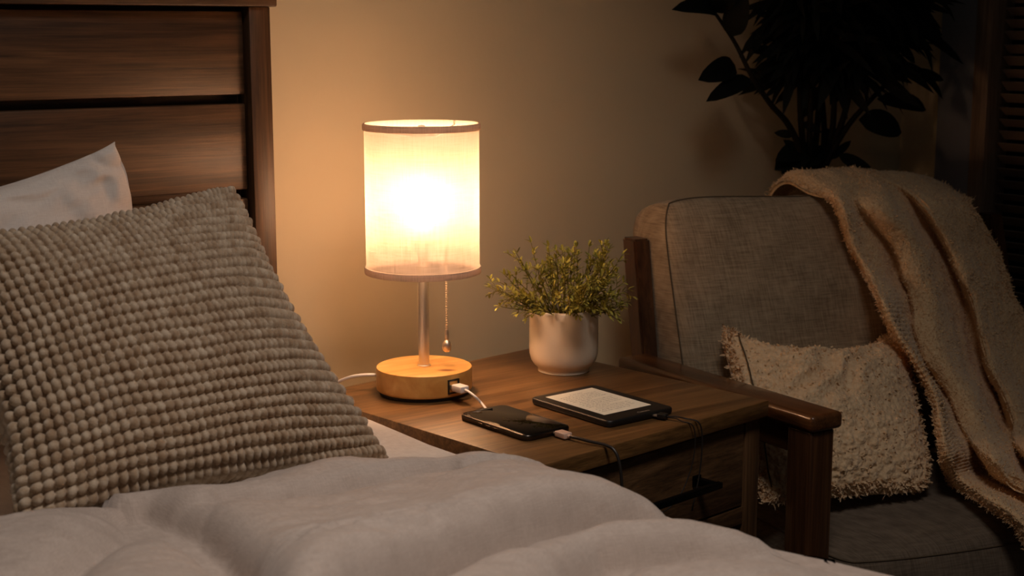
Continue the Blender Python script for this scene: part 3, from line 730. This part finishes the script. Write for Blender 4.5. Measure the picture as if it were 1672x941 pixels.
RR = Matrix.Rotation(PHR, 3, 'Z')
pcab = empty('phone_charging_cable', pm @ Vector((.006, -phh/2-.012, 0)), 'dark charging cable with pinkish white plug in the phone, falling over the drawer front', 'cable')
MB().box(pm @ Vector((.0095, -phh/2-.0028, .0042)), (.0085, .006, .0026), RR, .0004).build('plug_tip', M['steel'], pcab)
MB().box(pm @ Vector((.0095, -phh/2-.0140, .0047)), (.0125, .0185, .0070), RR, .0014, 3).build('plug', M['pink_plastic'], pcab)
q0 = pm @ Vector((.0095, -phh/2-.0225, .0047))
MB().tube([q0+Vector((0, .001, 0)), q0+Vector((.0004, -.007, 0))], [.0024, .0018], 10).build('strain_relief', M['pink_plastic'], pcab)
cp_ = [q0+Vector((0, -.004, 0)), q0+Vector((.002, -.016, .0005)), q0+Vector((.006, -.030, -.0003)), Vector((.0215, -.516, .6030)), Vector((.0245, -.5275, .599)), Vector((.0262, -.5345, .586)), Vector((.0270, -.5385, .560)), Vector((.0272, -.540, .520)), Vector((.026, -.545, .45)), Vector((.022, -.55, .36))]
MB().tube(catmull(cp_, 10), .0019, 10).build('lead', M['dark_cable'], pcab)

ERC, ERR = Vector((.1305, -.3800, .6002)), R(1.5)
er = empty('e_reader', ERC, 'black e-reader showing a page of text, lying between the plant pot and front edge', 'e-reader')
ew, eh = .1115, .152
v_, f_ = slab(ERC, ERR, ew, eh, .0085, [(.004, 0), (.0012, .0010), (0, .0032), (0, .0070), (.0008, .0084), (.0020, .0090)])
body = MB().geo(v_, f_).build('case', M['black_plastic'], er, None, 40)
em = Matrix.Translation(ERC) @ Matrix.Rotation(ERR, 4, 'Z')
sw, shh, sy = .0800, .1130, .0065
v_, f_ = slab(em @ Vector((.000, sy, 0)), ERR, sw, shh, .0006, [(0, .0086), (0, .00915)])
scr = MB().geo(v_, f_).build('screen', M['eink'], er, None, 40)
# lines of tiny print
tx = []; tf = []
def stroke(x, y, w, h, sl=0):
    i = len(tx); z = .00922
    for a, b_ in ((0, 0), (w, 0), (w+sl, h), (sl, h)): tx.append(em @ Vector((x+a, y+b_, z)))
    tf.append((i, i+1, i+2, i+3))
yl = sy+shh/2-.0135
for line in range(15):
    x = -sw/2+.0095 + (.006 if line in (0, 6, 11) else 0); end = sw/2-.0095 - (random.uniform(.010, .03) if line in (5, 10, 14) else random.uniform(0, .002))
    if line == 0: x += .016; end = x+.020
    while x < end:
        for _ in range(random.randint(2, 7)):
            if x >= end: break
            hh = random.choice((.0016, .0016, .0016, .0025)); wd = random.uniform(.0005, .0010)
            y_ = yl-(.0008 if random.random() < .12 else 0)
            stroke(x, y_, .00040, hh, .0001)
            if random.random() < .75: stroke(x, y_+random.choice((0, .0012, .0007)), wd, .00032)
            x += wd+.00045
        x += .0013
    yl -= .0062
MB().geo(tx, tf).build('printed_text', M['ink'], scr)
# lettering under the screen
fc = bpy.data.curves.new('lettering', 'FONT'); fc.body = 'Cienera'; fc.size = .0062; fc.align_x = 'CENTER'; fc.extrude = .00005
fo = bpy.data.objects.new('lettering_curve', fc); COL.objects.link(fo)
bpy.context.view_layer.update()
dg = bpy.context.evaluated_depsgraph_get()
me = bpy.data.meshes.new_from_object(fo.evaluated_get(dg)); bpy.data.objects.remove(fo, do_unlink=True)
me.transform(em @ Matrix.Translation((.010, -eh/2+.0072, .00912)))
me.materials.clear(); link('lettering', me, M['logo'], body, None, False)
mbd = MB().lathe(em @ Vector((-.004, eh/2-.007, .0089)), [(.0010, 0), (.0010, .0002), (0, .0002)], 16); mbd.build('sensor_dot', M['ink'], body)

ecab = empty('e_reader_cable', em @ Vector((.03, -eh/2-.012, 0)), 'thin black cable looping down from the e-reader over the nightstand edge', 'cable')
ER3 = Matrix.Rotation(ERR+R(20), 3, 'Z')
MB().box(em @ Vector((.0215, -eh/2-.004, .0046)), (.0070, .010, .0022), ER3, .0004).build('plug_tip', M['steel'], ecab)
MB().box(em @ Vector((.0245, -eh/2-.0105, .0048)), (.0100, .0120, .0066), ER3, .0012, 3).build('plug', M['black_plastic'], ecab)
g0 = em @ Vector((.0268, -eh/2-.016, .0048))
def frontz(i, out, z): return ns(i, -out, z)
la = [g0, g0+Vector((.007, -.010, .0006)), frontz(.262, -.010, .6030), frontz(.270, .0035, .6000), frontz(.2745, .0065, .585), frontz(.2740, .0070, .555), frontz(.268, .0075, .525), frontz(.258, .0085, .497), frontz(.2555, .009, .490)]
lb = [g0+Vector((.0005, 0, -.001)), g0+Vector((.005, -.011, -.0012)), frontz(.252, -.008, .6020), frontz(.2585, .0032, .5985), frontz(.2625, .0055, .585), frontz(.261, .0058, .560), frontz(.251, .0060, .535), frontz(.236, .0062, .515), frontz(.216, .0065, .503), frontz(.200, .0066, .500)]
MB().tube(catmull(la, 8), .00095, 8).build('lead', M['dark_cable'], ecab)
MB().tube(catmull(lb, 8), .00075, 8).build('lead', M['dark_cable'], ecab)

# ------------------------------------------------------------------ potted herb
PC = Vector((.2267, -.1850, .600))
pp = empty('potted_plant', PC, 'small bushy green plant in a round cream ceramic pot on the nightstand', 'plant')
prof = [(.0, .0012), (.0330, .0012), (.0345, .0), (.0362, .0008), (.0364, .0050), (.0372, .0065), (.0420, .0105), (.0462, .0170), (.0484, .0260), (.0489, .0360), (.0487, .0600), (.0484, .0880), (.0478, .0905), (.0464, .0912), (.0452, .0900), (.0448, .0860), (.0446, .0740), (.0, .0740)]
MB().lathe(PC, prof, 112).build('pot', M['ceramic'], pp, None, 50)
so = [(.0445*math.sqrt(i/6), .0775+.0015*math.sin(i*2.2)) for i in range(7)]
MB().lathe(PC, [(r_, z_) for r_, z_ in so], 48).build('soil', M['soil'], pp)
stems = MB(); lv_v = []; lv_f = []
def leaflet(p, d, up, ln, wd, curl=.25):
    d = d.normalized(); sd = d.cross(up)
    if sd.length < 1e-4: sd = d.cross(Vector((1, 0, 0)))
    sd.normalize(); nn_ = sd.cross(d)
    i = len(lv_v)
    lv_v.extend([p, p+d*ln*.35+sd*wd*.5+nn_*wd*.15, p+d*ln*.75+sd*wd*.42+nn_*wd*.1-nn_*ln*curl*.3, p+d*ln-nn_*ln*curl*.6, p+d*ln*.75-sd*wd*.42+nn_*wd*.1-nn_*ln*curl*.3, p+d*ln*.35-sd*wd*.5+nn_*wd*.15, p+d*ln*.5-nn_*ln*curl*.15])
    lv_f.extend([(i, i+1, i+6), (i+1, i+2, i+6), (i+2, i+3, i+6), (i+3, i+4, i+6), (i+4, i+5, i+6), (i+5, i, i+6)])
for sidx in range(66):
    th = random.uniform(0, 2*math.pi); rad0 = .036*math.sqrt(random.random())
    el = R(random.choice((random.uniform(4, 30), random.uniform(22, 60), random.uniform(50, 88))))
    base = PC+Vector((rad0*math.cos(th), rad0*math.sin(th), .078))
    d0 = Vector((math.cos(th)*math.cos(el), math.sin(th)*math.cos(el), math.sin(el)))
    ln = random.uniform(.066, .112)*(1.0 if el > R(35) else .92)
    pts = []; p = base.copy(); dd = Vector((d0.x*.8, d0.y*.8, .8)).normalized()
    for q in range(9):
        pts.append(p.copy()); f = q/8
        dd = (dd.lerp(d0, .38)+Vector((random.uniform(-.12, .12), random.uniform(-.12, .12), random.uniform(-.05, .08)))).normalized()
        p = p+dd*ln/8
    stems.tube(catmull(pts, 2), [.0011, .0005], 5)
    def twig(pts, lsz, start=2):
        for q in range(start, len(pts)):
            p = pts[q]; d = (pts[q]-pts[q-1]).normalized()
            for sgn in (0, 1):
                a_ = random.uniform(0, 6.28)
                s1 = d.orthogonal().normalized(); s1.rotate(Matrix.Rotation(a_, 3, d))
                dl = (d*.75+s1*.8).normalized()
                leaflet(p, dl, Vector((0, 0, 1)), lsz*random.uniform(.75, 1.3), lsz*random.uniform(.30, .42), random.uniform(-.1, .5))
        leaflet(pts[-1], d, Vector((0, 0, 1)), lsz*1.1, lsz*.42)
    twig(pts, .0105)
    for q in (3, 5, 6, 7):
        if random.random() < .72:
            d = (pts[q]-pts[q-1]).normalized(); s1 = d.orthogonal().normalized(); s1.rotate(Matrix.Rotation(random.uniform(0, 6.28), 3, d))
            tw = [pts[q]+(d*.7+s1*.75).normalized()*(.0052*i) for i in range(random.randint(3, 5))]
            stems.tube(tw, [.0006, .0004], 4); twig(tw, .0088, 1)
stems.build('stems', M['herb_stem'], pp)
link('foliage', mesh('foliage', lv_v, lv_f), M['herb'], pp, None, False)

# ------------------------------------------------------------------ armchair
rc = R(-12); cw_ = np.array([math.cos(rc), math.sin(rc), 0]); cb = np.array([-math.sin(rc), math.cos(rc), 0]); zz = np.array([0, 0, 1.])
F1 = np.array(DATA['F1']); lean = R(17)
cup = zz*math.cos(lean)+cb*math.sin(lean); cn = -cb*math.cos(lean)+zz*math.sin(lean)
CW = .570                                               # back cushion width
hgt = (F1[2]-.405)/math.cos(lean)
F0 = F1-cup*hgt
chair = empty('armchair', (.74, -.32, 0), 'low wooden armchair with taupe linen cushions in the corner right of the nightstand', 'armchair')
# boxed cushion: front face puffed, boxing band, piping along both seams
def boxed(o, w, up, n, W, H, T, puff, rad, name, mat, droop=None, rnd=.045, part_parent=None, bow=0.):
    """o = lower left corner of front face; n points to the front"""
    nu_, nv_ = 70, 60
    u, v = np.meshgrid(np.linspace(0, 1, nu_), np.linspace(0, 1, nv_), indexing='ij')
    # superellipse-ish corner rounding of the outline
    a = 2*u-1; b_ = 2*v-1
    k_ = rnd*2
    x = a*(1-k_*(np.abs(b_)**8)*np.abs(a)**2*.5); y = b_*(1-k_*(np.abs(a)**8)*np.abs(b_)**2*.5)
    X = (x+1)/2*W; Y = (y+1)/2*H
    if droop is not None: Y = Y - (v**2)*droop(u)
    prof_ = ((1-np.abs(a)**3.2)*(1-np.abs(b_)**3.2)).clip(0)
    hf = puff*prof_**.55 + .004*fbm(np.stack([u*4, v*4, u*0], -1), 3, 5)*prof_
    bowv = bow*(1-a**2)*(1-v)
    Pm = o + X[..., None]*w + Y[..., None]*up + bowv[..., None]*(-up)
    front = Pm+n*hf[..., None]; back = Pm-n*(T+.35*hf)[..., None]
    verts = [front.reshape(-1, 3), back.reshape(-1, 3)]
    idx = np.arange(nu_*nv_).reshape(nu_, nv_)
    rim = np.concatenate([idx[:, 0], idx[-1, 1:], idx[-2::-1, -1], idx[0, -2:0:-1]])
    # boxing band bulges outwards
    cen = Pm.reshape(-1, 3).mean(0); rp = Pm.reshape(-1, 3)[rim]
    outd = rp-cen; outd -= n*(outd@n)[:, None]; outd /= np.linalg.norm(outd, axis=1, keepdims=True)
    rings = [rim]; off = 2*nu_*nv_; m_ = len(rim)
    for q, fr in enumerate((.12, .3, .5, .7, .88)):
        bul = rad*math.sin(math.pi*fr)
        verts.append(rp-n*(T*fr)+outd*bul); rings.append(np.arange(off, off+m_)); off += m_
    rings.append(rim+nu_*nv_)
    faces = [grid_faces(nu_, nv_), grid_faces(nu_, nv_, nu_*nv_)[:, ::-1]]
    for r1, r2 in zip(rings[:-1], rings[1:]): faces.append(np.stack([r1, np.roll(r1, -1), np.roll(r2, -1), r2], 1))
    ob = link(name, fast_mesh(name, np.concatenate(verts), np.concatenate(faces)), mat, part_parent); finish(ob)
    loop = list(rp+outd*.0006+n*.0004)+[rp[0]+outd[0]*.0006+n*.0004]
    sm_ = MB().tube(np.array(loop), .0011, 6, False).build('seam', M['seam'], ob)
    return ob
dro = lambda u: .012*np.clip(u/.45, 0, 1)
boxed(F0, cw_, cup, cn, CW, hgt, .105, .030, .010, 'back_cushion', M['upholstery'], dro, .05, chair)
# seat cushion (n up). lower-left corner = front left
fl = np.array([.425, -.545, .372]); sw_ = .70
so_ = fl
sdir = cw_*1.0
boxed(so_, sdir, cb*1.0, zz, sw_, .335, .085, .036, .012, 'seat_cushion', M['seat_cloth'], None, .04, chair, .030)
# wooden frame
def bar(p, q, wx, wy, mat, name, parent, up=(0, 0, 1), bev=.004, seg=3):
    p, q = Vector(p), Vector(q); d = (q-p); ln = d.length; d.normalize()
    x = Vector(up).cross(d); x.normalize(); y = d.cross(x)
    rot = Matrix((x, y, d)).transposed()
    return MB().box((p+q)/2, (wx, wy, ln), rot, bev, seg).build(name, mat, parent)
armz = .585
aL0, aL1 = Vector((.3855, -.535, armz-.0115)), Vector((.4155, -.118, armz-.0115))
bar(aL0, aL1, .056, .023, M['chair_y'], 'armrest', chair, bev=.0065, seg=4)
aR0, aR1 = Vector((1.222, -.70, armz-.0115)), Vector((1.170, -.285, armz-.0115))
bar(aR0, aR1, .056, .023, M['chair_y'], 'armrest', chair, bev=.0065, seg=4)
yaw = math.atan2(aL1.y-aL0.y, aL1.x-aL0.x)-math.pi/2
bL = Vector((.3845, -.507, 0)); bR = Vector((1.215, -.665, 0))
for b0, yw in ((bL, yaw), (bR, -yaw)):
    MB().box(b0+ez*(.5615/2), (.042, .044, .5615), Matrix.Rotation(yw, 3, 'Z'), .003, 3).build('leg', M['chair_z'], chair)
# arm aprons under the armrests, seat rails
bar(Vector((.387, -.485, .5425)), Vector((.412, -.145, .5425)), .020, .040, M['chair_y'], 'arm_apron', chair, bev=.002)
bar(Vector((1.213, -.64, .5425)), Vector((1.175, -.31, .5425)), .020, .040, M['chair_y'], 'arm_apron', chair, bev=.002)
bar(Vector((.387, -.485, .262)), Vector((.412, -.14, .262)), .024, .045, M['chair_y'], 'seat_rail', chair, bev=.002)
bar(Vector((1.213, -.64, .262)), Vector((1.175, -.31, .262)), .024, .045, M['chair_y'], 'seat_rail', chair, bev=.002)
bar(Vector((.405, -.515, .262)), Vector((1.195, -.665, .262)), .024, .045, M['chair_x'], 'seat_rail', chair, bev=.002)
bar(Vector((.43, -.15, .262)), Vector((1.155, -.30, .262)), .024, .045, M['chair_x'], 'seat_rail', chair, bev=.002)
# leaning back stiles with rear legs, crest rail and slats
def stile(xb, yb, xt, yt, top):
    v = [Vector((xb, yb+.03, 0)), Vector((xb, yb, .33)), Vector((xb, yb+.012, .45)), Vector((xt, yt, top))]
    m = MB()
    for p, q in zip(v[:-1], v[1:]):
        bar_ = (q-p)
    P_ = catmull(v, 8); vs = []; fs = []
    for i, p in enumerate(P_):
        for sx, sy in ((-.5, -.5), (.5, -.5), (.5, .5), (-.5, .5)):
            vs.append(Vector(p)+Vector(tuple(cw_))*(sx*.028)+Vector(tuple(cb))*(sy*.038))
    n_ = len(P_)
    for i in range(n_-1):
        for kx in range(4): fs.append((i*4+kx, i*4+(kx+1) % 4, (i+1)*4+(kx+1) % 4, (i+1)*4+kx))
    fs.append((3, 2, 1, 0)); fs.append(tuple((n_-1)*4+kx for kx in range(4)))
    me_ = MB().geo(vs, fs)
    bmesh.ops.bevel(me_.bm, geom=[e for e in me_.bm.edges if len(e.link_faces) == 2 and e.calc_face_angle(0) > .8], offset=.003, segments=2, affect='EDGES')
    return me_.build('back_stile', M['chair_z'], chair)
stile(.440, -.150, .462, -.072, .757)
stile(1.160, -.300, 1.168, -.218, .757)
for zq, of in ((.72, .0), (.62, -.030), (.52, -.058)):
    pA = Vector((.50, -.070+of*1.25, zq)); pB = Vector((1.150, -.208+of*1.25, zq))
    bar(pA, pB, .018, .050, M['chair_x'], 'back_slat', chair, bev=.002)

# ------------------------------------------------------------------ sherpa throw pillow
def tufts(P, Nrm, mask, count, ln, wd, seed):
    r = np.random.default_rng(seed); nu_, nv_ = P.shape[:2]
    cand = np.argwhere(mask); pick = cand[r.integers(0, len(cand), count)]
    p = P[pick[:, 0], pick[:, 1]] + r.normal(0, .0012, (count, 3)); n_ = Nrm[pick[:, 0], pick[:, 1]]
    d = n_ + r.normal(0, .75, (count, 3)); d /= np.linalg.norm(d, axis=1, keepdims=True)
    d2 = d + r.normal(0, .8, (count, 3)); d2 /= np.linalg.norm(d2, axis=1, keepdims=True)
    s_ = np.cross(d, r.normal(0, 1, (count, 3))); s_ /= np.linalg.norm(s_, axis=1, keepdims=True)
    L_ = (ln*r.uniform(.5, 1.2, count))[:, None]; w_ = (wd*r.uniform(.6, 1.2, count))[:, None]
    b0 = p - n_*.001; m1 = p+d*L_*.55; t1 = m1+d2*L_*.5
    vs = np.stack([b0-s_*w_, b0+s_*w_, m1+s_*w_*.9, m1-s_*w_*.9, t1+s_*w_*.35, t1-s_*w_*.35], 1).reshape(-1, 3)
    i = np.arange(count)[:, None]*6
    q = np.concatenate([i+np.array([[0, 1, 2, 3]]), i+np.array([[3, 2, 4, 5]])], 0)
    return vs, q
k = DATA['throw']
u, v, P, n, h = pillow_grid(k['TL'], k['TR'], k['BR'], k['BL'], .066, 260, 240, (.02, .30, .03), 2.3, .6)
lump = fbm(np.stack([u*5, v*5, u*0], -1), 2, 61)
h = h*(1+.10*lump)
diag = np.sin((u*.9+v*.75)*30+3*lump)*np.exp(-((u-.42)**2/.05+(v-.38)**2/.05))
F = P+n*(h+.0075*diag)[..., None]; B = P-n*(h*.7)[..., None]
Nf = grid_normals(F); Nf *= np.sign((Nf*n).sum(-1, keepdims=True))
curl = np.abs(fbm(F*85, 2, 71))+.22*np.abs(fbm(F*200, 2, 72))
amp = .0030+.0040*smoothstep(.55, 1, v)+.003*smoothstep(.25, 0, u)
F = F+Nf*((curl-.55)*amp)[..., None]
Nb = grid_normals(B); Nb *= -np.sign((Nb*n).sum(-1, keepdims=True))
vv_, ff_ = shell(F, B)
edge = np.minimum(np.minimum(u, 1-u), np.minimum(v, 1-v))
tv, tq = tufts(F, Nf, edge < .03, 2200, .0080, .0018, 5)
tv2, tq2 = tufts(F, Nf, edge >= .0, 1200, .0040, .0018, 6)
allv = np.concatenate([vv_, tv, tv2]); allq = np.concatenate([ff_, tq+len(vv_), tq2+len(vv_)+len(tv)])
tp = link('throw_pillow', fast_mesh('throw_pillow', allv, allq), M['sherpa'], None, (.6, -.38, .42))
tp.data.polygons.foreach_set('use_smooth', [True]*len(tp.data.polygons))
# stitched seam near its left edge
iu = int(.055*260); line = F[iu, 12:-12:4]+Nf[iu, 12:-12:4]*.0035
MB().tube(line, .0011, 6).build('seam', M['seam'], tp)
tag(tp, 'fluffy cream fleece cushion propped on the armchair seat', 'cushion')

# ------------------------------------------------------------------ blanket
ctl = np.array(DATA['blanket'])                      # rows top->bottom, 9 columns left->right
def dens(a, k_, axis):
    a = np.moveaxis(a, axis, 0); o = np.stack([catmull(a[:, i], k_) for i in range(a.shape[1])], 1); return np.moveaxis(o, 0, axis)
def dens2(a, kr, kc):
    rows_ = np.stack([catmull(a[i], kc) for i in range(a.shape[0])], 0)
    return np.stack([catmull(rows_[:, j], kr) for j in range(rows_.shape[1])], 1)
G = dens2(ctl, 22, 30)
NG = grid_normals(G)
if NG[G.shape[0]//2, G.shape[1]//2] @ np.array([-.6, -.8, .2]) < 0: NG = -NG
G = G + NG*(.0035*fbm(G*26, 2, 81))[..., None]
# cross ribs on the narrow left roll
cc = np.linspace(0, 8, G.shape[1])[None, :]; rr_ = np.linspace(0, ctl.shape[0]-1, G.shape[0])[:, None]
rib = np.exp(-((cc-1)/.7)**2)*smoothstep(5, 6.5, rr_)*smoothstep(14.5, 12, rr_)
G = G + NG*(.0024*rib*np.sin(rr_*46+2*fbm(G*30, 2, 3)))[..., None]
curl = np.abs(fbm(G*190, 2, 91))
Gf = G + NG*((curl-.4)*.0022)[..., None]
Gb = G - NG*.007
vv_, ff_ = shell(Gf, Gb)
ed = np.minimum(np.minimum(cc, 8-cc)+0*rr_, 9)
tv, tq = tufts(Gf, NG, (ed < .35), 3500, .0055, .0008, 15)
tv2, tq2 = tufts(Gf, NG, ed >= 0, 16000, .0030, .0008, 16)
allv = np.concatenate([vv_, tv, tv2]); allq = np.concatenate([ff_, tq+len(vv_), tq2+len(vv_)+len(tv)])
tb = link('throw_blanket', fast_mesh('throw_blanket', allv, allq), M['throw'], None, (.95, -.2, .42))
tb.data.polygons.foreach_set('use_smooth', [True]*len(tb.data.polygons))
tag(tb, 'tan plush throw blanket draped in long folds over the armchair back', 'blanket')

# ------------------------------------------------------------------ tall plant in the corner
PT = Vector((.985, -.012, 0))
tall = empty('houseplant', PT, 'tall dark leafy houseplant standing in the corner behind the armchair', 'plant')
MB().lathe(PT, [(.0, 0), (.052, 0), (.056, .004), (.070, .20), (.072, .215), (.070, .218), (.065, .215), (.062, .19), (.0, .19)], 48).build('pot', M['floor_pot'], tall)
MB().lathe(PT, [(.0, .195), (.062, .193)], 32).build('soil', M['soil'], tall)
bv = []; bf = []
def bigleaf(b0, t0, wd, nrm, bend=.12, nseg=8):
    b0, t0 = Vector(b0), Vector(t0); ax = t0-b0; ln = ax.length; d = ax.normalized()
    nrm = Vector(nrm); sd = d.cross(nrm).normalized(); nn_ = sd.cross(d).normalized(); i0 = len(bv)
    for i in range(nseg+1):
        f = i/nseg; w_ = wd*.54*(math.sin(math.pi*f**.82)**.6 if 0 < f < 1 else .02)
        c_ = b0+ax*f+nn_*(ln*bend*math.sin(math.pi*f))
        bv.extend([c_-sd*w_+nn_*w_*.25, c_, c_+sd*w_+nn_*w_*.25])
    for i in range(nseg):
        a_ = i0+i*3; bf.extend([(a_, a_+1, a_+4, a_+3), (a_+1, a_+2, a_+5, a_+4)])
stm = DATA['stems']
roots = []
for si, s_ in enumerate(stm):
    p0 = PT+Vector((random.uniform(-.03, .03), random.uniform(-.025, .025), .19))
    pts = [p0, p0.lerp(Vector(s_[0]), .55)+Vector((random.uniform(-.01, .01), 0, 0))]+[Vector(q) for q in s_]
    P_ = catmull(pts, 6); roots.append(P_)
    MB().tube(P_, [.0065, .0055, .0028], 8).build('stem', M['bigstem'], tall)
view = Vector((-.62, -.76, .15))
for lf in DATA['leaves']:
    bigleaf(lf['b'], lf['t'], lf['w'], view+Vector((random.uniform(-.3, .3), random.uniform(-.3, .3), random.uniform(0, .4))), random.uniform(.05, .16))
# crowded narrow drooping leaves of the crown
for si in range(2, 8):
    P_ = roots[si]
    for q in range(420):
        i = random.randint(int(len(P_)*.42), len(P_)-1); b0 = Vector(P_[i])
        if b0.z < .98+.05*random.random(): continue
        th = random.uniform(0, 2*math.pi); ln = random.uniform(.05, .125)
        out = Vector((math.cos(th), math.sin(th)*.75, random.uniform(-.95, .25))).normalized()
        b1 = b0+Vector((math.cos(th), math.sin(th)*.6, random.uniform(-.1, .3)))*random.uniform(.01, .11)
        t1 = b1+out*ln
        if max(b1.y, t1.y) > WY-.015 or max(b1.x, t1.x) > WX-.02: continue
        if min(b1.x, t1.x) < .775 or t1.z < .90 or max(b1.x, t1.x) > 1.15: continue
        bigleaf(b1, t1, ln*random.uniform(.11, .19), Vector((random.uniform(-1, .2), random.uniform(-1, 0), random.uniform(.1, 1))), random.uniform(.05, .25), 5)
# small leaves low on the stems
for q in range(26):
    P_ = random.choice(roots); i = random.randint(int(len(P_)*.3), int(len(P_)*.5)); b0 = Vector(P_[i])
    th = random.uniform(0, 6.28); t1 = b0+Vector((math.cos(th)*.05, math.sin(th)*.03, random.uniform(-.03, .05)))
    if t1.y > WY-.02: continue
    bigleaf(b0, t1, .014, view, .1, 5)
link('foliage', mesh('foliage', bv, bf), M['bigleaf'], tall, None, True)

# ------------------------------------------------------------------ light and camera
w = bpy.data.worlds.new('World'); sc.world = w; w.use_nodes = True
bg = w.node_tree.nodes['Background']; bg.inputs['Color'].default_value = (1., .95, .92, 1); bg.inputs['Strength'].default_value = .019
# added fill light above the bed for neutral light on the duvet; no fixture
la_ = bpy.data.lights.new('bed_fill_light', 'AREA'); la_.shape = 'DISK'; la_.size = .45; la_.energy = 3.5; la_.color = (1., .87, .79); la_.spread = R(95)
lo_ = bpy.data.objects.new('bed_fill_light', la_); COL.objects.link(lo_); lo_.location = (-.40, -1.30, 2.2)
lo_.rotation_euler = (Vector((-.42, -.80, .65))-Vector(lo_.location)).to_track_quat('-Z', 'Y').to_euler()

cam = bpy.data.cameras.new('camera'); co_ = bpy.data.objects.new('camera', cam); COL.objects.link(co_)
co_.location = DATA['C']
pitch = math.atan(420/2360)
co_.rotation_euler = (math.pi/2-pitch, 0, -R(37))
cam.sensor_width = 36; cam.lens = 36*2360/1672; cam.clip_start = .02
cam.dof.use_dof = True; cam.dof.focus_distance = 1.80; cam.dof.aperture_fstop = 8.
sc.camera = co_
sc.view_settings.view_transform = 'Standard'; sc.view_settings.look = 'None'
sc.view_settings.gamma = 1; sc.view_settings.use_curve_mapping = False; sc.view_settings.exposure = 0.
sc.cycles.use_denoising = True
sc.cycles.max_bounces = 10; sc.cycles.diffuse_bounces = 6; sc.cycles.transmission_bounces = 6
sc.cycles.sample_clamp_indirect = 6.
sc.cycles.use_adaptive_sampling = False
